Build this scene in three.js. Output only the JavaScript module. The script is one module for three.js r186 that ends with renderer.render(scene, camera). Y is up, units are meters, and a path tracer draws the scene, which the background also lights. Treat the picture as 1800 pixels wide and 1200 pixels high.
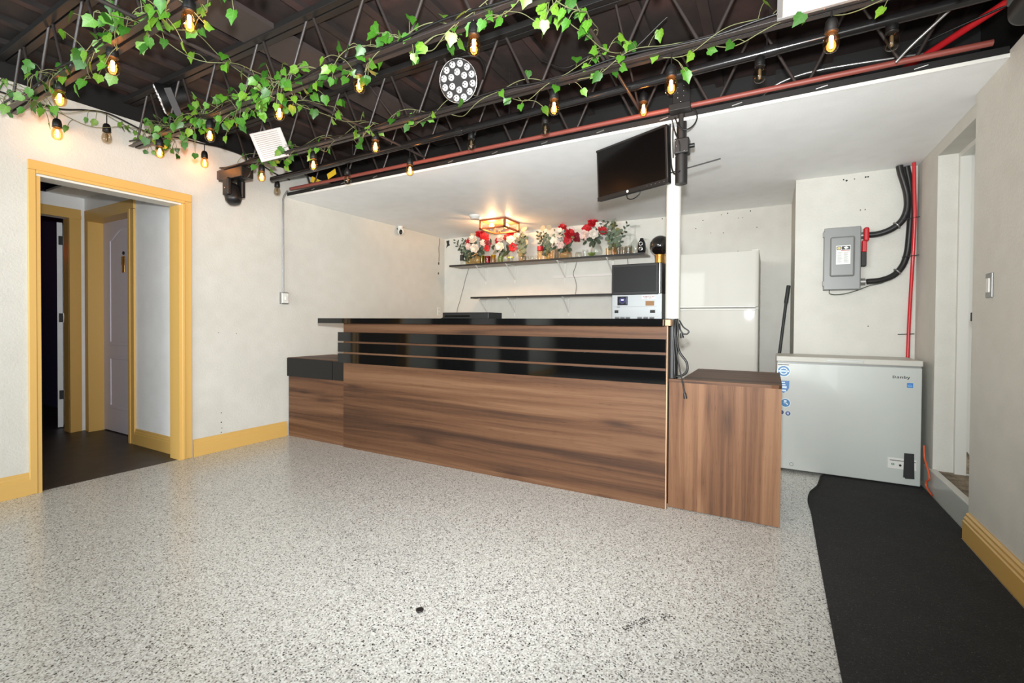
import * as THREE from 'three';
import { RoundedBoxGeometry } from 'three/addons/geometries/RoundedBoxGeometry.js';
import { mergeGeometries } from 'three/addons/utils/BufferGeometryUtils.js';
import { RectAreaLightUniformsLib } from 'three/addons/lights/RectAreaLightUniformsLib.js';

// ───────────── camera, light, exposure ─────────────
const scene = new THREE.Scene();
const renderer = new THREE.WebGLRenderer({ antialias: true });
renderer.toneMapping = THREE.LinearToneMapping;
renderer.toneMappingExposure = 1.66;
renderer.shadowMap.enabled = true;
RectAreaLightUniformsLib.init();

const CAM = new THREE.Vector3(4.059, 1.1, 5.322);
const camera = new THREE.PerspectiveCamera(2 * Math.atan(600 / 817.22) * 180 / Math.PI, 1.5, 0.05, 60);
camera.position.copy(CAM);
{
  const yaw = -0.5068, pitch = -0.0131, roll = 0.0064;
  const f = new THREE.Vector3(Math.sin(yaw) * Math.cos(pitch), Math.sin(pitch), -Math.cos(yaw) * Math.cos(pitch));
  const r = new THREE.Vector3().crossVectors(f, new THREE.Vector3(0, 1, 0)).normalize();
  const u = new THREE.Vector3().crossVectors(r, f);
  const r2 = r.clone().multiplyScalar(Math.cos(roll)).addScaledVector(u, Math.sin(roll));
  const u2 = u.clone().multiplyScalar(Math.cos(roll)).addScaledVector(r, -Math.sin(roll));
  camera.quaternion.setFromRotationMatrix(new THREE.Matrix4().makeBasis(r2, u2, f.clone().negate()));
}
camera.setViewOffset(1800, 1200, 0, 22.45, 1800, 1200);
scene.add(camera);

scene.background = new THREE.Color(0.75, 0.82, 0.92);          // overcast daylight outside the windows
function areaLight(name, w, h, x, y, z, tx, ty, tz, intensity, color) {
  const l = new THREE.RectAreaLight(color, intensity, w, h);
  l.name = name; l.position.set(x, y, z); l.lookAt(tx, ty, tz); scene.add(l); return l;
}
// daylight through the shop windows behind and to the right of the camera
areaLight('daylight_front_window', 2.3, 2.1, 3.65, 1.15, 8.9, 3.65, 1.15, 0, 2.4, new THREE.Color(0.91, 0.98, 0.985));
areaLight('daylight_side_window', 2.8, 2.1, 4.93, 1.15, 6.9, 0, 1.15, 6.9, 3.6, new THREE.Color(0.91, 0.98, 0.985));
areaLight('daylight_high_window', 2.0, 0.9, 1.4, 1.95, 8.9, 1.4, 1.95, 0, 19, new THREE.Color(0.91, 0.98, 0.985));
// the photographer's flash, a hand's breadth above the lens
const flash = new THREE.SpotLight(new THREE.Color(0.98, 0.99, 1.0), 36, 0, 1.1, 1.0, 2);
flash.name = 'camera_flash'; flash.position.set(4.059, 1.29, 5.322); flash.target.position.set(1.55, 2.05, 1.2);
flash.shadow.radius = 2.2; flash.castShadow = true; flash.shadow.mapSize.set(2048, 2048);
scene.add(flash, flash.target);

// ───────────── helpers ─────────────
let seed = 7;
const rnd = () => { seed = (seed * 1664525 + 1013904223) >>> 0; return seed / 4294967296; };
const rr = (a, b) => a + (b - a) * rnd();
const V = (x, y, z) => new THREE.Vector3(x, y, z);
const taken = {};
function numbered(n) { const k = taken[n] = (taken[n] ?? -1) + 1; return k ? n + '_' + String(k).padStart(3, '0') : n; }
function thing(name, label, category, [x, y, z] = [0, 0, 0], group, kind) {
  const o = new THREE.Group(); o.name = numbered(name); o.position.set(x, y, z);
  o.userData = { label, category }; if (group) o.userData.group = group; if (kind) o.userData.kind = kind;
  scene.add(o); return o;
}
function part(name, geo, mat, parent, label) {
  const m = new THREE.Mesh(Array.isArray(geo) ? merge(geo) : geo, mat); m.name = name;
  m.castShadow = true; m.receiveShadow = true; if (label) m.userData.label = label; parent.add(m); return m;
}
function solo(name, label, category, geo, mat, group, kind) {
  const m = part(numbered(name), geo, mat, scene); m.userData = { label, category };
  if (group) m.userData.group = group; if (kind) m.userData.kind = kind; return m;
}
const struct = (name, label, category, geo, mat) => solo(name, label, category, geo, mat, null, 'structure');
function merge(list) {
  return mergeGeometries(list.map((g) => {
    g = g.index ? g.toNonIndexed() : g; const o = new THREE.BufferGeometry();
    for (const k of ['position', 'normal', 'uv']) o.setAttribute(k, g.attributes[k]); return o;
  }));
}
// box from limits, uv in metres
function bx(x0, x1, y0, y1, z0, z1) {
  const g = new THREE.BoxGeometry(x1 - x0, y1 - y0, z1 - z0); g.translate((x0 + x1) / 2, (y0 + y1) / 2, (z0 + z1) / 2);
  return metric(g);
}
function metric(g) {
  const p = g.attributes.position, n = g.attributes.normal, uv = g.attributes.uv;
  for (let i = 0; i < p.count; i++) {
    const ax = Math.abs(n.getX(i)), ay = Math.abs(n.getY(i)), az = Math.abs(n.getZ(i));
    if (ay >= ax && ay >= az) uv.setXY(i, p.getX(i), p.getZ(i));
    else if (ax >= az) uv.setXY(i, p.getZ(i), p.getY(i));
    else uv.setXY(i, p.getX(i), p.getY(i));
  }
  return g;
}
function rb(x0, x1, y0, y1, z0, z1, r = 0.004, s = 2) {
  const g = new RoundedBoxGeometry(x1 - x0, y1 - y0, z1 - z0, s, Math.min(r, (x1 - x0) / 2.01, (y1 - y0) / 2.01, (z1 - z0) / 2.01));
  g.translate((x0 + x1) / 2, (y0 + y1) / 2, (z0 + z1) / 2); return metric(g);
}
function rod(a, b, r, r2 = r, seg = 8) {
  const A = V(...a), B = V(...b), d = B.clone().sub(A), L = d.length();
  const g = new THREE.CylinderGeometry(r2, r, L, seg); g.translate(0, L / 2, 0);
  g.applyQuaternion(new THREE.Quaternion().setFromUnitVectors(V(0, 1, 0), d.normalize())); g.translate(...a); return g;
}
function cyl(x, y, z, r, h, seg = 20, r2 = r) { const g = new THREE.CylinderGeometry(r2, r, h, seg); g.translate(x, y + h / 2, z); return g; }
function tube(pts, r, n = 40, seg = 6, closed = false) {
  return new THREE.TubeGeometry(new THREE.CatmullRomCurve3(pts.map((p) => V(...p)), closed), n, r, seg, closed);
}
function lathe(pts, x = 0, y = 0, z = 0, seg = 20) { const g = new THREE.LatheGeometry(pts.map((p) => new THREE.Vector2(...p)), seg); g.translate(x, y, z); return g; }
function shapeFlat(pts, y0, y1) { // polygon in (x,z) extruded in y
  const s = new THREE.Shape(pts.map(([x, z]) => new THREE.Vector2(x, -z)));
  const g = new THREE.ExtrudeGeometry(s, { depth: y1 - y0, bevelEnabled: false }); g.rotateX(-Math.PI / 2); g.translate(0, y0, 0); return metric(g);
}
// ───────────── computed textures ─────────────
function hash(x, y, s = 0) { let h = Math.imul(x | 0, 374761393) ^ Math.imul(y | 0, 668265263) ^ Math.imul(s | 0, 2147483647 ^ 0x5bd1e995); h = Math.imul(h ^ (h >>> 13), 1274126177); h ^= h >>> 16; return (h >>> 0) / 4294967296; }
function vn(x, y, s = 0, px = 0, py = 0) {
  let X = Math.floor(x), Y = Math.floor(y); let fx = x - X, fy = y - Y; fx = fx * fx * (3 - 2 * fx); fy = fy * fy * (3 - 2 * fy);
  const w = (i, p) => p ? ((i % p) + p) % p : i;
  const X1 = w(X + 1, px), Y1 = w(Y + 1, py); X = w(X, px); Y = w(Y, py);
  const a = hash(X, Y, s), b = hash(X1, Y, s), c = hash(X, Y1, s), d = hash(X1, Y1, s);
  return a + (b - a) * fx + (c - a) * fy + (a - b - c + d) * fx * fy;
}
function tex(w, h, fn, srgb = true, mw = 1, mh = 1) {
  const d = new Uint8Array(w * h * 4);
  for (let j = 0; j < h; j++) for (let i = 0; i < w; i++) {
    const c = fn(i, j), k = (j * w + i) * 4;
    if (typeof c === 'number') d[k] = d[k + 1] = d[k + 2] = Math.max(0, Math.min(255, c)); else { d[k] = c[0]; d[k + 1] = c[1]; d[k + 2] = c[2]; }
    d[k + 3] = 255;
  }
  const t = new THREE.DataTexture(d, w, h); t.magFilter = THREE.LinearFilter; t.minFilter = THREE.LinearMipmapLinearFilter; t.generateMipmaps = true;
  t.wrapS = t.wrapT = THREE.RepeatWrapping; if (srgb) t.colorSpace = THREE.SRGBColorSpace; t.repeat.set(1 / mw, 1 / mh); t.needsUpdate = true; return t;
}
const clamp = (v) => Math.max(0, Math.min(255, v));
// vinyl flake floor
const floorMap = (() => {
  const N = 2048, cell = 6, G = Math.floor(N / cell), S = G * cell;
  const pal = [[214, 215, 210], [204, 204, 199], [226, 227, 223], [190, 190, 185], [172, 171, 166], [194, 192, 184], [150, 149, 145], [130, 129, 125], [84, 83, 80], [30, 30, 29]];
  const cum = [0.2, 0.36, 0.5, 0.63, 0.74, 0.84, 0.905, 0.95, 0.98, 1];
  const cx = new Float32Array(G * G), cy = new Float32Array(G * G), cc = new Uint8Array(G * G);
  for (let j = 0; j < G; j++) for (let i = 0; i < G; i++) { const k = j * G + i; cx[k] = hash(i, j, 1); cy[k] = hash(i, j, 2); const r = hash(i, j, 3); cc[k] = cum.findIndex((c) => r <= c); }
  const speck = new Uint8Array(S * S);   // sparse larger black flakes
  for (let k = 0; k < 460; k++) {
    const sx = hash(k, 1, 5) * S, sy = hash(k, 2, 5) * S, ra = 2.6 + 3.6 * hash(k, 3, 5), a0 = hash(k, 4, 5) * 6, e = 0.6 + 0.4 * hash(k, 5, 5);
    for (let b = -8; b <= 8; b++) for (let a = -8; a <= 8; a++) { const u = a * Math.cos(a0) + b * Math.sin(a0), v = (b * Math.cos(a0) - a * Math.sin(a0)) / e; if (Math.abs(u) + Math.abs(v) < ra * 1.25 && Math.max(Math.abs(u), Math.abs(v)) < ra) speck[((Math.floor(sy) + b + S) % S) * S + (Math.floor(sx) + a + S) % S] = 1; }
  }
  return tex(S, S, (i, j) => {
    if (speck[j * S + i]) return [22, 21, 20];
    const gi = Math.floor(i / cell), gj = Math.floor(j / cell); let best = 1e9, bk = 0;
    for (let b = -1; b <= 1; b++) for (let a = -1; a <= 1; a++) {
      const ii = (gi + a + G) % G, jj = (gj + b + G) % G, k = jj * G + ii; const dx = gi + a + cx[k] - i / cell, dy = gj + b + cy[k] - j / cell;
      const d = Math.abs(dx) * 0.7 + Math.abs(dy) * 0.7 + Math.hypot(dx, dy) * 0.5; if (d < best) { best = d; bk = k; }
    }
    const c = pal[cc[bk]], n = (hash(i, j, 9) - 0.5) * 10; return [clamp(c[0] + n), clamp(c[1] + n), clamp(c[2] + n)];
  }, true, 1.5, 1.5);
})();
// walnut laminate, grain along u
function woodTex(W, H, mw, mh, s, light = 1) {
  const dark = [86, 60, 46], mid = [136, 94, 66], pale = [172, 127, 93];
  const knots = Array.from({ length: 9 }, (_, k) => [hash(k, 1, s) * mw, hash(k, 2, s) * mh, 0.02 + 0.03 * hash(k, 3, s)]);
  return tex(W, H, (i, j) => {
    const u = i / W * mw, v = j / H * mh; let w = v + 0.03 * (vn(u * 1.1, v * 5, s) - 0.5) + 0.006 * (vn(u * 5, v * 30, s + 1) - 0.5), kn = 0;
    for (const [kx, ky, kr] of knots) { const dx = (u - kx) / 4.5, dy = v - ky, d = Math.hypot(dx, dy) / kr; if (d < 3) { w += Math.sign(dy || 1) * 0.012 * Math.exp(-d * d); kn += Math.exp(-d * d * 3); } }
    const band = vn(u * 0.22, w * 8, s + 7);
    let t = 0.30 * vn(u * 0.5, w * 20, s + 2) + 0.22 * vn(u * 1.1, w * 60, s + 3) + 0.10 * vn(u * 3, w * 170, s + 4) + 0.07 * vn(u * 12, w * 420, s + 5) + 0.31 * band;
    t = (t - 0.5) * 1.9 + 0.55 - kn * 0.35;
    const pore = vn(u * 16, w * 520, s + 6); if (pore > 0.78) t -= (pore - 0.78) * 1.1;
    t = Math.max(0, Math.min(1, t));
    const a = t < 0.5 ? dark : mid, b = t < 0.5 ? mid : pale, f = t < 0.5 ? t * 2 : t * 2 - 1;
    return [clamp((a[0] + (b[0] - a[0]) * f) * light), clamp((a[1] + (b[1] - a[1]) * f) * light), clamp((a[2] + (b[2] - a[2]) * f) * light)];
  }, true, mw, mh);
}
const woodBar = woodTex(2048, 1024, 2.9, 1.15, 11, 0.64), woodEnd = woodTex(1024, 1024, 1.4, 0.9, 31, 0.72);
woodBar.offset.set(-0.75 / 2.9, 0); woodEnd.offset.set(0.05, -3.5 / 0.9);
woodEnd.rotation = Math.PI / 2;
const woodCab = woodTex(1024, 512, 1.4, 0.8, 51, 0.68);
// painted plaster: faint roller mottle, and the same as relief
const plasterBump = tex(512, 512, (i, j) => 255 * (0.45 * vn(i / 6, j / 6, 71, 85, 85) + 0.35 * vn(i / 2.5, j / 2.5, 72) + 0.2 * hash(i, j, 73)), false, 0.8, 0.8);
function paintTex(r, g, b, s) {
  return tex(512, 512, (i, j) => { const n = 7 * (vn(i / 64, j / 64, s, 8, 8) - 0.5) + 5 * (vn(i / 16, j / 16, s + 1, 32, 32) - 0.5) + 3 * (hash(i, j, s) - 0.5); return [clamp(r + n), clamp(g + n), clamp(b + n * 1.1)]; }, true, 2.3, 2.3);
}
const carpetMap = tex(1024, 1024, (i, j) => {
  const q = vn(i / 30, j / 30, 87); let n = 9 + 6 * vn(i / 90, j / 90, 81, 11, 11) + 52 * Math.pow(vn((i + j * q * 0.02) / 5, (j - i * 0.3) / 1.3, 82), 4) + 26 * hash(i, j, 83);
  if (hash(i >> 1, j >> 1, 84) > 0.9985) n += 120; return [clamp(n), clamp(n), clamp(n * 0.98)];
}, true, 0.75, 0.75);
const carpetBump = tex(512, 512, (i, j) => 255 * (0.6 * vn(i / 2, j / 2, 85) + 0.4 * hash(i, j, 86)), false, 0.4, 0.4);
const hallMap = tex(512, 512, (i, j) => { const n = 30 + 16 * vn(i / 40, j / 40, 91, 13, 13) + 10 * vn(i / 3, j / 20, 92) + 6 * hash(i, j, 93); return [clamp(n * 1.06), clamp(n * 0.98), clamp(n * 0.92)]; }, true, 1, 1);
const deckMap = tex(512, 512, (i, j) => { const a = vn(i / 60, j / 60, 95, 9, 9), b = vn(i / 12, j / 12, 96, 43, 43), n = 17 + 17 * a + 8 * b + 5 * hash(i, j, 97); return [clamp(n * (1.1 + 0.35 * a)), clamp(n * 0.92), clamp(n * 0.82)]; }, true, 1.6, 1.6);
const concreteMap = tex(256, 256, (i, j) => { const n = 118 + 60 * (vn(i / 30, j / 30, 98, 9, 9) - 0.5) + 40 * (vn(i / 5, j / 5, 99) - 0.5) + 14 * hash(i, j, 94); return [clamp(n), clamp(n * 0.9), clamp(n * 0.76)]; }, true, 0.5, 0.5);

const M = (o) => new THREE.MeshStandardMaterial(o), P = (o) => new THREE.MeshPhysicalMaterial(o);
const rgb = (r, g, b) => new THREE.Color().setRGB(r / 255, g / 255, b / 255, THREE.SRGBColorSpace);
const mat = {
  wall: M({ map: paintTex(198, 196, 187, 61), roughness: 0.6, bumpMap: plasterBump, bumpScale: 0.0012 }),
  soffit: M({ map: paintTex(246, 247, 246, 64), roughness: 0.55, bumpMap: plasterBump, bumpScale: 0.0005 }),
  hallWall: M({ map: paintTex(232, 232, 230, 67), roughness: 0.6, bumpMap: plasterBump, bumpScale: 0.0012 }),
  trim: M({ color: rgb(204, 164, 92), roughness: 0.35 }),
  white: M({ color: rgb(208, 207, 200), roughness: 0.4 }),
  whiteGloss: P({ color: rgb(190, 188, 179), roughness: 0.5, specularIntensity: 0.4, clearcoat: 0.12, clearcoatRoughness: 0.05 }),
  greyWhite: P({ color: rgb(180, 184, 178), roughness: 0.35, clearcoat: 0.2 }),
  floor: P({ map: floorMap, color: rgb(246, 246, 245), roughness: 0.4, clearcoat: 0.5, clearcoatRoughness: 0.2 }),
  carpet: M({ map: carpetMap, roughness: 1, bumpMap: carpetBump, bumpScale: 0.003 }),
  hallFloor: M({ map: hallMap, roughness: 0.42 }),
  deck: M({ map: deckMap, roughness: 0.75 }),
  black: M({ color: rgb(22, 21, 21), roughness: 0.6 }),
  blackPaint: M({ color: rgb(21, 20, 19), roughness: 0.5 }),
  steel: M({ color: rgb(50, 44, 42), roughness: 0.42 }),
  redSteel: M({ color: rgb(126, 62, 52), roughness: 0.5 }),
  blackPlastic: M({ color: rgb(15, 15, 15), roughness: 0.45 }),
  blackGloss: P({ color: rgb(8, 8, 8), roughness: 0.06 }),
  blackLam: P({ color: rgb(24, 22, 21), roughness: 0.35, specularIntensity: 0.5 }),
  woodBar: P({ map: woodBar, roughness: 0.5, specularIntensity: 0.35 }),
  woodEnd: P({ map: woodEnd, roughness: 0.5, specularIntensity: 0.35 }),
  woodCab: P({ map: woodCab, roughness: 0.5, specularIntensity: 0.35 }),
  rawWood: M({ color: rgb(190, 156, 124), roughness: 0.7 }),
  lampWood: M({ map: woodTex(256, 128, 0.5, 0.25, 77, 1.25), color: rgb(255, 196, 140), roughness: 0.5 }),
  chrome: M({ color: rgb(190, 190, 188), roughness: 0.25, metalness: 1 }),
  galv: M({ color: rgb(150, 150, 148), roughness: 0.4, metalness: 0.8 }),
  gold: M({ color: rgb(205, 160, 90), roughness: 0.2, metalness: 1 }),
  greyBox: M({ color: rgb(126, 128, 126), roughness: 0.4, metalness: 0.1 }),
  red: M({ color: rgb(178, 26, 34), roughness: 0.4 }),
  redPipe: M({ color: rgb(188, 34, 40), roughness: 0.3 }),
  orange: M({ color: rgb(206, 84, 42), roughness: 0.5 }),
  concrete: M({ map: concreteMap, roughness: 0.9 }),
  glass: P({ color: 0xffffff, roughness: 0.02, transmission: 1, thickness: 0, ior: 1.5 }),
  silver: M({ color: rgb(160, 163, 164), roughness: 0.38, metalness: 0.3 }),
  screen: P({ color: rgb(7, 6, 6), roughness: 0.2, specularIntensity: 0.5 }),
};
const glassTint = (r, g, b) => P({ color: rgb(r, g, b), roughness: 0.03, transmission: 1, thickness: 0, ior: 1.5 });
function canvasMat(w, h, draw, o = {}) {
  const c = document.createElement('canvas'); c.width = w; c.height = h; const x = c.getContext('2d'); draw(x, w, h);
  const t = new THREE.CanvasTexture(c); t.colorSpace = THREE.SRGBColorSpace; return P({ map: t, roughness: 0.4, ...o });
}
function card(x0, x1, y0, y1, z, th = 0.0012) { // thin printed plate facing +z, uv 0..1 on the front
  const g = new THREE.BoxGeometry(x1 - x0, y1 - y0, th); g.translate((x0 + x1) / 2, (y0 + y1) / 2, z + th / 2); return g;
}

// ───────────── room shell ─────────────
const HS = 2.28, ZS = 2.466, XR = 4.965;
struct('floor', 'speckled grey and white flake floor of the main room', 'floor', bx(-0.06, 5.3, -0.1, 0, -0.1, 9.1), mat.floor);
struct('wall_left', 'cream wall on the left with the yellow framed doorway', 'wall', [
  bx(-0.12, 0, 0, 2.55, -0.1, 3.4), bx(-0.12, 0, 2.01, 2.55, 3.4, 4.196), bx(-0.12, 0, 0, 2.55, 4.196, 9.1)], mat.wall);
struct('wall_back', 'cream back wall behind the bar and shelves', 'wall', bx(-0.12, 4.3, 0, HS + 0.02, -0.12, 0), mat.wall);
struct('wall_boxout', 'cream boxed out wall section carrying the grey switch box', 'wall', bx(4.23, 5.12, 0, HS + 0.02, -0.12, 0.85), mat.wall);
struct('wall_right', 'cream right wall with a deep door recess', 'wall', [
  bx(XR, 5.25, 0, 2.31, 2.088, 5.5), bx(XR, 5.25, 0, 0.1, 5.5, 8.3), bx(XR, 5.25, 2.2, 2.31, 5.5, 8.3), bx(XR, 5.25, 0, 2.31, 8.3, 9.1),
  bx(5.0, 5.25, 0, HS + 0.02, 0.85, 1.33), bx(5.0, 5.25, 2.2, HS + 0.02, 1.33, 2.088)], mat.wall);
struct('wall_front', 'far wall behind the camera with a shop window', 'wall', [
  bx(2.5, XR, 0, 0.1, 8.95, 9.1), bx(2.5, XR, 2.2, 2.75, 8.95, 9.1), bx(4.8, XR, 0.1, 2.2, 8.95, 9.1)], mat.wall);
struct('wall_front_dark', 'black painted part of the far wall behind the camera', 'wall', [bx(-0.12, 2.5, 0, 1.5, 8.95, 9.1), bx(-0.12, 2.5, 2.4, 2.75, 8.95, 9.1), bx(-0.12, 0.4, 1.5, 2.4, 8.95, 9.1), bx(2.4, 2.5, 1.5, 2.4, 8.95, 9.1)], mat.black);
for (const [n, g, fr, l] of [
  ['window_1', bx(2.5, 4.8, 0.1, 2.2, 9.02, 9.026), [bx(2.5, 2.56, 0.1, 2.2, 8.98, 9.05), bx(4.74, 4.8, 0.1, 2.2, 8.98, 9.05), bx(3.62, 3.68, 0.1, 2.2, 8.98, 9.05), bx(2.5, 4.8, 0.1, 0.16, 8.98, 9.05), bx(2.5, 4.8, 2.14, 2.2, 8.98, 9.05)], 'shop window in the far wall'],
  ['window_2', bx(5.1, 5.106, 0.1, 2.2, 5.5, 8.3), [bx(5.07, 5.14, 0.1, 2.2, 5.5, 5.56), bx(5.07, 5.14, 0.1, 2.2, 8.24, 8.3), bx(5.07, 5.14, 0.1, 2.2, 6.87, 6.93), bx(5.07, 5.14, 0.1, 0.16, 5.5, 8.3), bx(5.07, 5.14, 2.14, 2.2, 5.5, 8.3)], 'wide side window behind the camera'],
  ['window_3', bx(0.4, 2.4, 1.5, 2.4, 9.02, 9.026), [bx(0.4, 0.45, 1.5, 2.4, 8.98, 9.05), bx(2.35, 2.4, 1.5, 2.4, 8.98, 9.05), bx(1.37, 1.43, 1.5, 2.4, 8.98, 9.05), bx(0.4, 2.4, 1.5, 1.55, 8.98, 9.05), bx(0.4, 2.4, 2.35, 2.4, 8.98, 9.05)], 'high window in the dark far wall behind the camera'],
]) { const w = thing(n, l, 'window', [0, 0, 0], null, 'structure'); part('pane', g, mat.glass, w); part('window_frame', fr, mat.white, w); }
// black stage drapes hung on the left wall behind the camera (mirrored in the glossy bar front)
for (const [z0, z1, l] of [[4.83, 5.75, 'black drape on the left wall nearest the doorway'], [6.55, 7.6, 'black drape on the left wall farther from the doorway']]) {
  const pts = []; for (let i = 0; i <= 40; i++) pts.push([0.035 + 0.02 * Math.sin(i * 1.25), z0 + (z1 - z0) * i / 40]);
  const s = [...pts, ...pts.slice().reverse().map(([x, z]) => [x - 0.012, z])];
  solo('drape', l, 'curtain', shapeFlat(s, 0.01, 2.45), mat.black, 'black wall drapes');
}
// roof deck with ribs, and the dark board that closes off the wall heads
const ceil = thing('ceiling', 'dark painted roof deck above the open joists', 'ceiling', [0, 0, 0], null, 'structure');
part('deck', bx(-0.12, 5.25, 2.72, 2.82, -0.12, 9.1), mat.deck, ceil);
for (let i = 0; i < 17; i++) { const x = 0.12 + i * 0.3; part('deck_rib', bx(x, x + 0.05, 2.69, 2.72, 1.9, 8.9), mat.deck, ceil); }
struct('trim_1', 'black steel closing strip above the left wall', 'trim', bx(-0.12, -0.02, 2.55, 2.72, -0.1, 9.1), mat.blackPaint);
struct('trim_2', 'black steel closing strip above the right wall', 'trim', bx(5.03, 5.25, 2.30, 2.72, -0.1, 9.1), mat.blackPaint);
struct('trim_3', 'black board closing the roof space over the white ceiling', 'trim', bx(-0.02, 5.03, 2.31, 2.72, 1.86, 1.9), mat.blackPaint);
const sof = thing('ceiling_drop', 'low white drywall ceiling over the bar', 'ceiling', [0, 0, 0], null, 'structure');
part('drywall', bx(-0.0, 5.05, HS, HS + 0.016, -0.0, ZS), mat.soffit, sof);
part('corner_bead', bx(0, XR, HS - 0.002, HS + 0.0155, ZS + 0.0005, ZS + 0.003), mat.white, sof);
part('black_edge_angle', bx(0.0, XR, HS + 0.0165, HS + 0.05, ZS - 0.03, ZS - 0.001), mat.blackPaint, sof);
for (let i = 0; i < 12; i++) { const x = 0.35 + i * 0.39; part('clip', rod([x, HS + 0.03, ZS - 0.002], [x + 0.05, HS + 0.035, ZS + 0.006], 0.004, 0.004, 6), mat.galv, sof); }

// baseboards
function baseProfile(len) { // profile in (out, up)
  const s = new THREE.Shape([[0, 0], [0.016, 0], [0.016, 0.095], [0.013, 0.1], [0.013, 0.112], [0.009, 0.122], [0.009, 0.132], [0.004, 0.14], [0, 0.14]].map((p) => new THREE.Vector2(...p)));
  return new THREE.ExtrudeGeometry(s, { depth: len, bevelEnabled: false });
}
function baseboard(name, label, x, z, len, turn, sc = 1) { const g = baseProfile(len); g.scale(sc, 1, 1); g.rotateY(turn); g.translate(x, 0, z); return struct(name, label, 'baseboard', g, mat.trim); }
baseboard('baseboard_left', 'yellow baseboard between doorway and bar cabinet', 0, 2.475, 3.302 - 2.475, 0);
baseboard('baseboard_left_front', 'yellow baseboard at the lower left edge of view', 0, 4.246, 9.0 - 4.246, 0);
{ const g = baseProfile(8.9 - 2.105); g.scale(1.7, 1, 1); g.rotateY(Math.PI); g.translate(XR, 0, 8.9); struct('baseboard_right', 'yellow baseboard with stepped top along the right wall', 'baseboard', g, mat.trim); }
part('end_cap', cyl(XR - 0.013, 0, 2.105, 0.0135, 0.095, 16), mat.trim, scene.getObjectByName('baseboard_right'));

// doorway casing on the left wall
const cas = thing('trim_4', 'mustard yellow casing around the open doorway', 'door casing', [0, 0, 0], null, 'structure');
const step = (z0, z1, y0, y1, t) => rb(0, t, y0, y1, z0, z1, 0.004);
part('side_casing', [step(3.312, 3.365, 0, 2.04, 0.016), step(3.365, 3.386, 0, 2.018, 0.025)], mat.trim, cas);
part('side_casing', [step(4.212, 4.25, 0, 2.04, 0.016)], mat.trim, cas);
part('head_casing', [step(3.312, 4.25, 2.0405, 2.1, 0.016), step(3.365, 4.212, 2.0185, 2.04, 0.025)], mat.trim, cas);
part('jamb', [bx(-0.13, 0.012, 0, 2.004, 3.3865, 3.404), bx(-0.13, 0.012, 0, 2.004, 4.192, 4.211)], mat.trim, cas);
part('head_jamb', bx(-0.13, 0.012, 2.0045, 2.018, 3.3865, 4.211), mat.white, cas);

// ───────────── hallway behind the doorway ─────────────
struct('floor_hall', 'dark brown vinyl floor of the hallway', 'floor', bx(-4.4, -0.02, -0.1, 0.002, 2.9, 5.1), mat.hallFloor);
struct('wall_hall_side', 'grey white hallway wall beside the washroom door', 'wall', [bx(-0.93, -0.12, 0, 2.0855, 3.2, 3.34), bx(-1.8995, -0.12, 2.0856, 2.3, 3.2, 3.34), bx(-1.8995, -1.786, 0, 2.0855, 3.2, 3.34), bx(-1.92, -0.12, 0, 2.3, 3.08, 3.199)], mat.hallWall);
struct('wall_hall_end', 'grey white end wall of the hallway with dark doorway', 'wall', [bx(-2.02, -1.9, 0, 2.3, 3.2, 3.45), bx(-2.02, -1.9, 2.09, 2.3, 3.45, 4.3), bx(-2.02, -1.9, 0, 2.3, 4.3, 5.1)], mat.hallWall);
struct('wall_hall_near', 'hallway wall out of view on the camera side', 'wall', bx(-2.02, -0.12, 0, 2.3, 4.9, 5.05), mat.hallWall);
struct('ceiling_hall', 'black open ceiling of the hallway', 'ceiling', [bx(-4.4, -0.12, 2.6, 2.7, 2.9, 5.1), bx(-1.95, -0.12, 2.3, 2.6, 3.1, 3.2), bx(-1.95, -0.12, 2.3, 2.6, 5.0, 5.1)], mat.black);
struct('ceiling_hall_panel', 'grey drywall strip over the washroom door side', 'ceiling', bx(-1.9, -0.12, 2.3, 2.32, 3.2, 3.62), mat.hallWall);
struct('wall_dark_room', 'black walls of the dark room past the hallway', 'wall', [bx(-4.4, -4.3, 0, 2.6, 2.9, 5.1), bx(-4.4, -2.02, 0, 2.6, 2.9, 3.0), bx(-4.4, -2.02, 0, 2.6, 5.0, 5.1), bx(-2.02, -1.95, 2.3, 2.6, 3.0, 5.0)], M({ color: rgb(58, 52, 84), roughness: 0.8 }));
const c2 = thing('trim_5', 'yellow casing around the dark doorway at the hall end', 'door casing', [0, 0, 0], null, 'structure');
part('side_casing', [bx(-1.899, -1.884, 0, 2.085, 3.372, 3.42), bx(-1.899, -1.876, 0, 2.085, 3.4205, 3.462), bx(-2.02, -1.9, 0, 2.085, 3.451, 3.463)], mat.trim, c2);
part('side_casing', bx(-1.899, -1.884, 0, 2.085, 4.29, 4.38), mat.trim, c2);
part('head_casing', [bx(-1.899, -1.884, 2.1205, 2.18, 3.372, 4.38), bx(-1.899, -1.876, 2.0855, 2.12, 3.372, 4.38)], mat.trim, c2);
const c3 = thing('trim_6', 'yellow casing around the grey washroom door', 'door casing', [0, 0, 0], null, 'structure');
part('side_casing', [bx(-1.855, -1.786, 0, 2.08, 3.3405, 3.356), bx(-1.7855, -1.765, 0, 2.06, 3.24, 3.362)], mat.trim, c3);
part('side_casing', [bx(-0.914, -0.85, 0, 2.08, 3.3405, 3.356), bx(-0.945, -0.9145, 0, 2.06, 3.24, 3.362)], mat.trim, c3);
part('head_casing', [bx(-1.855, -0.85, 2.0855, 2.17, 3.3405, 3.356), bx(-1.7855, -0.9145, 2.0605, 2.085, 3.24, 3.362)], mat.trim, c3);
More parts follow.
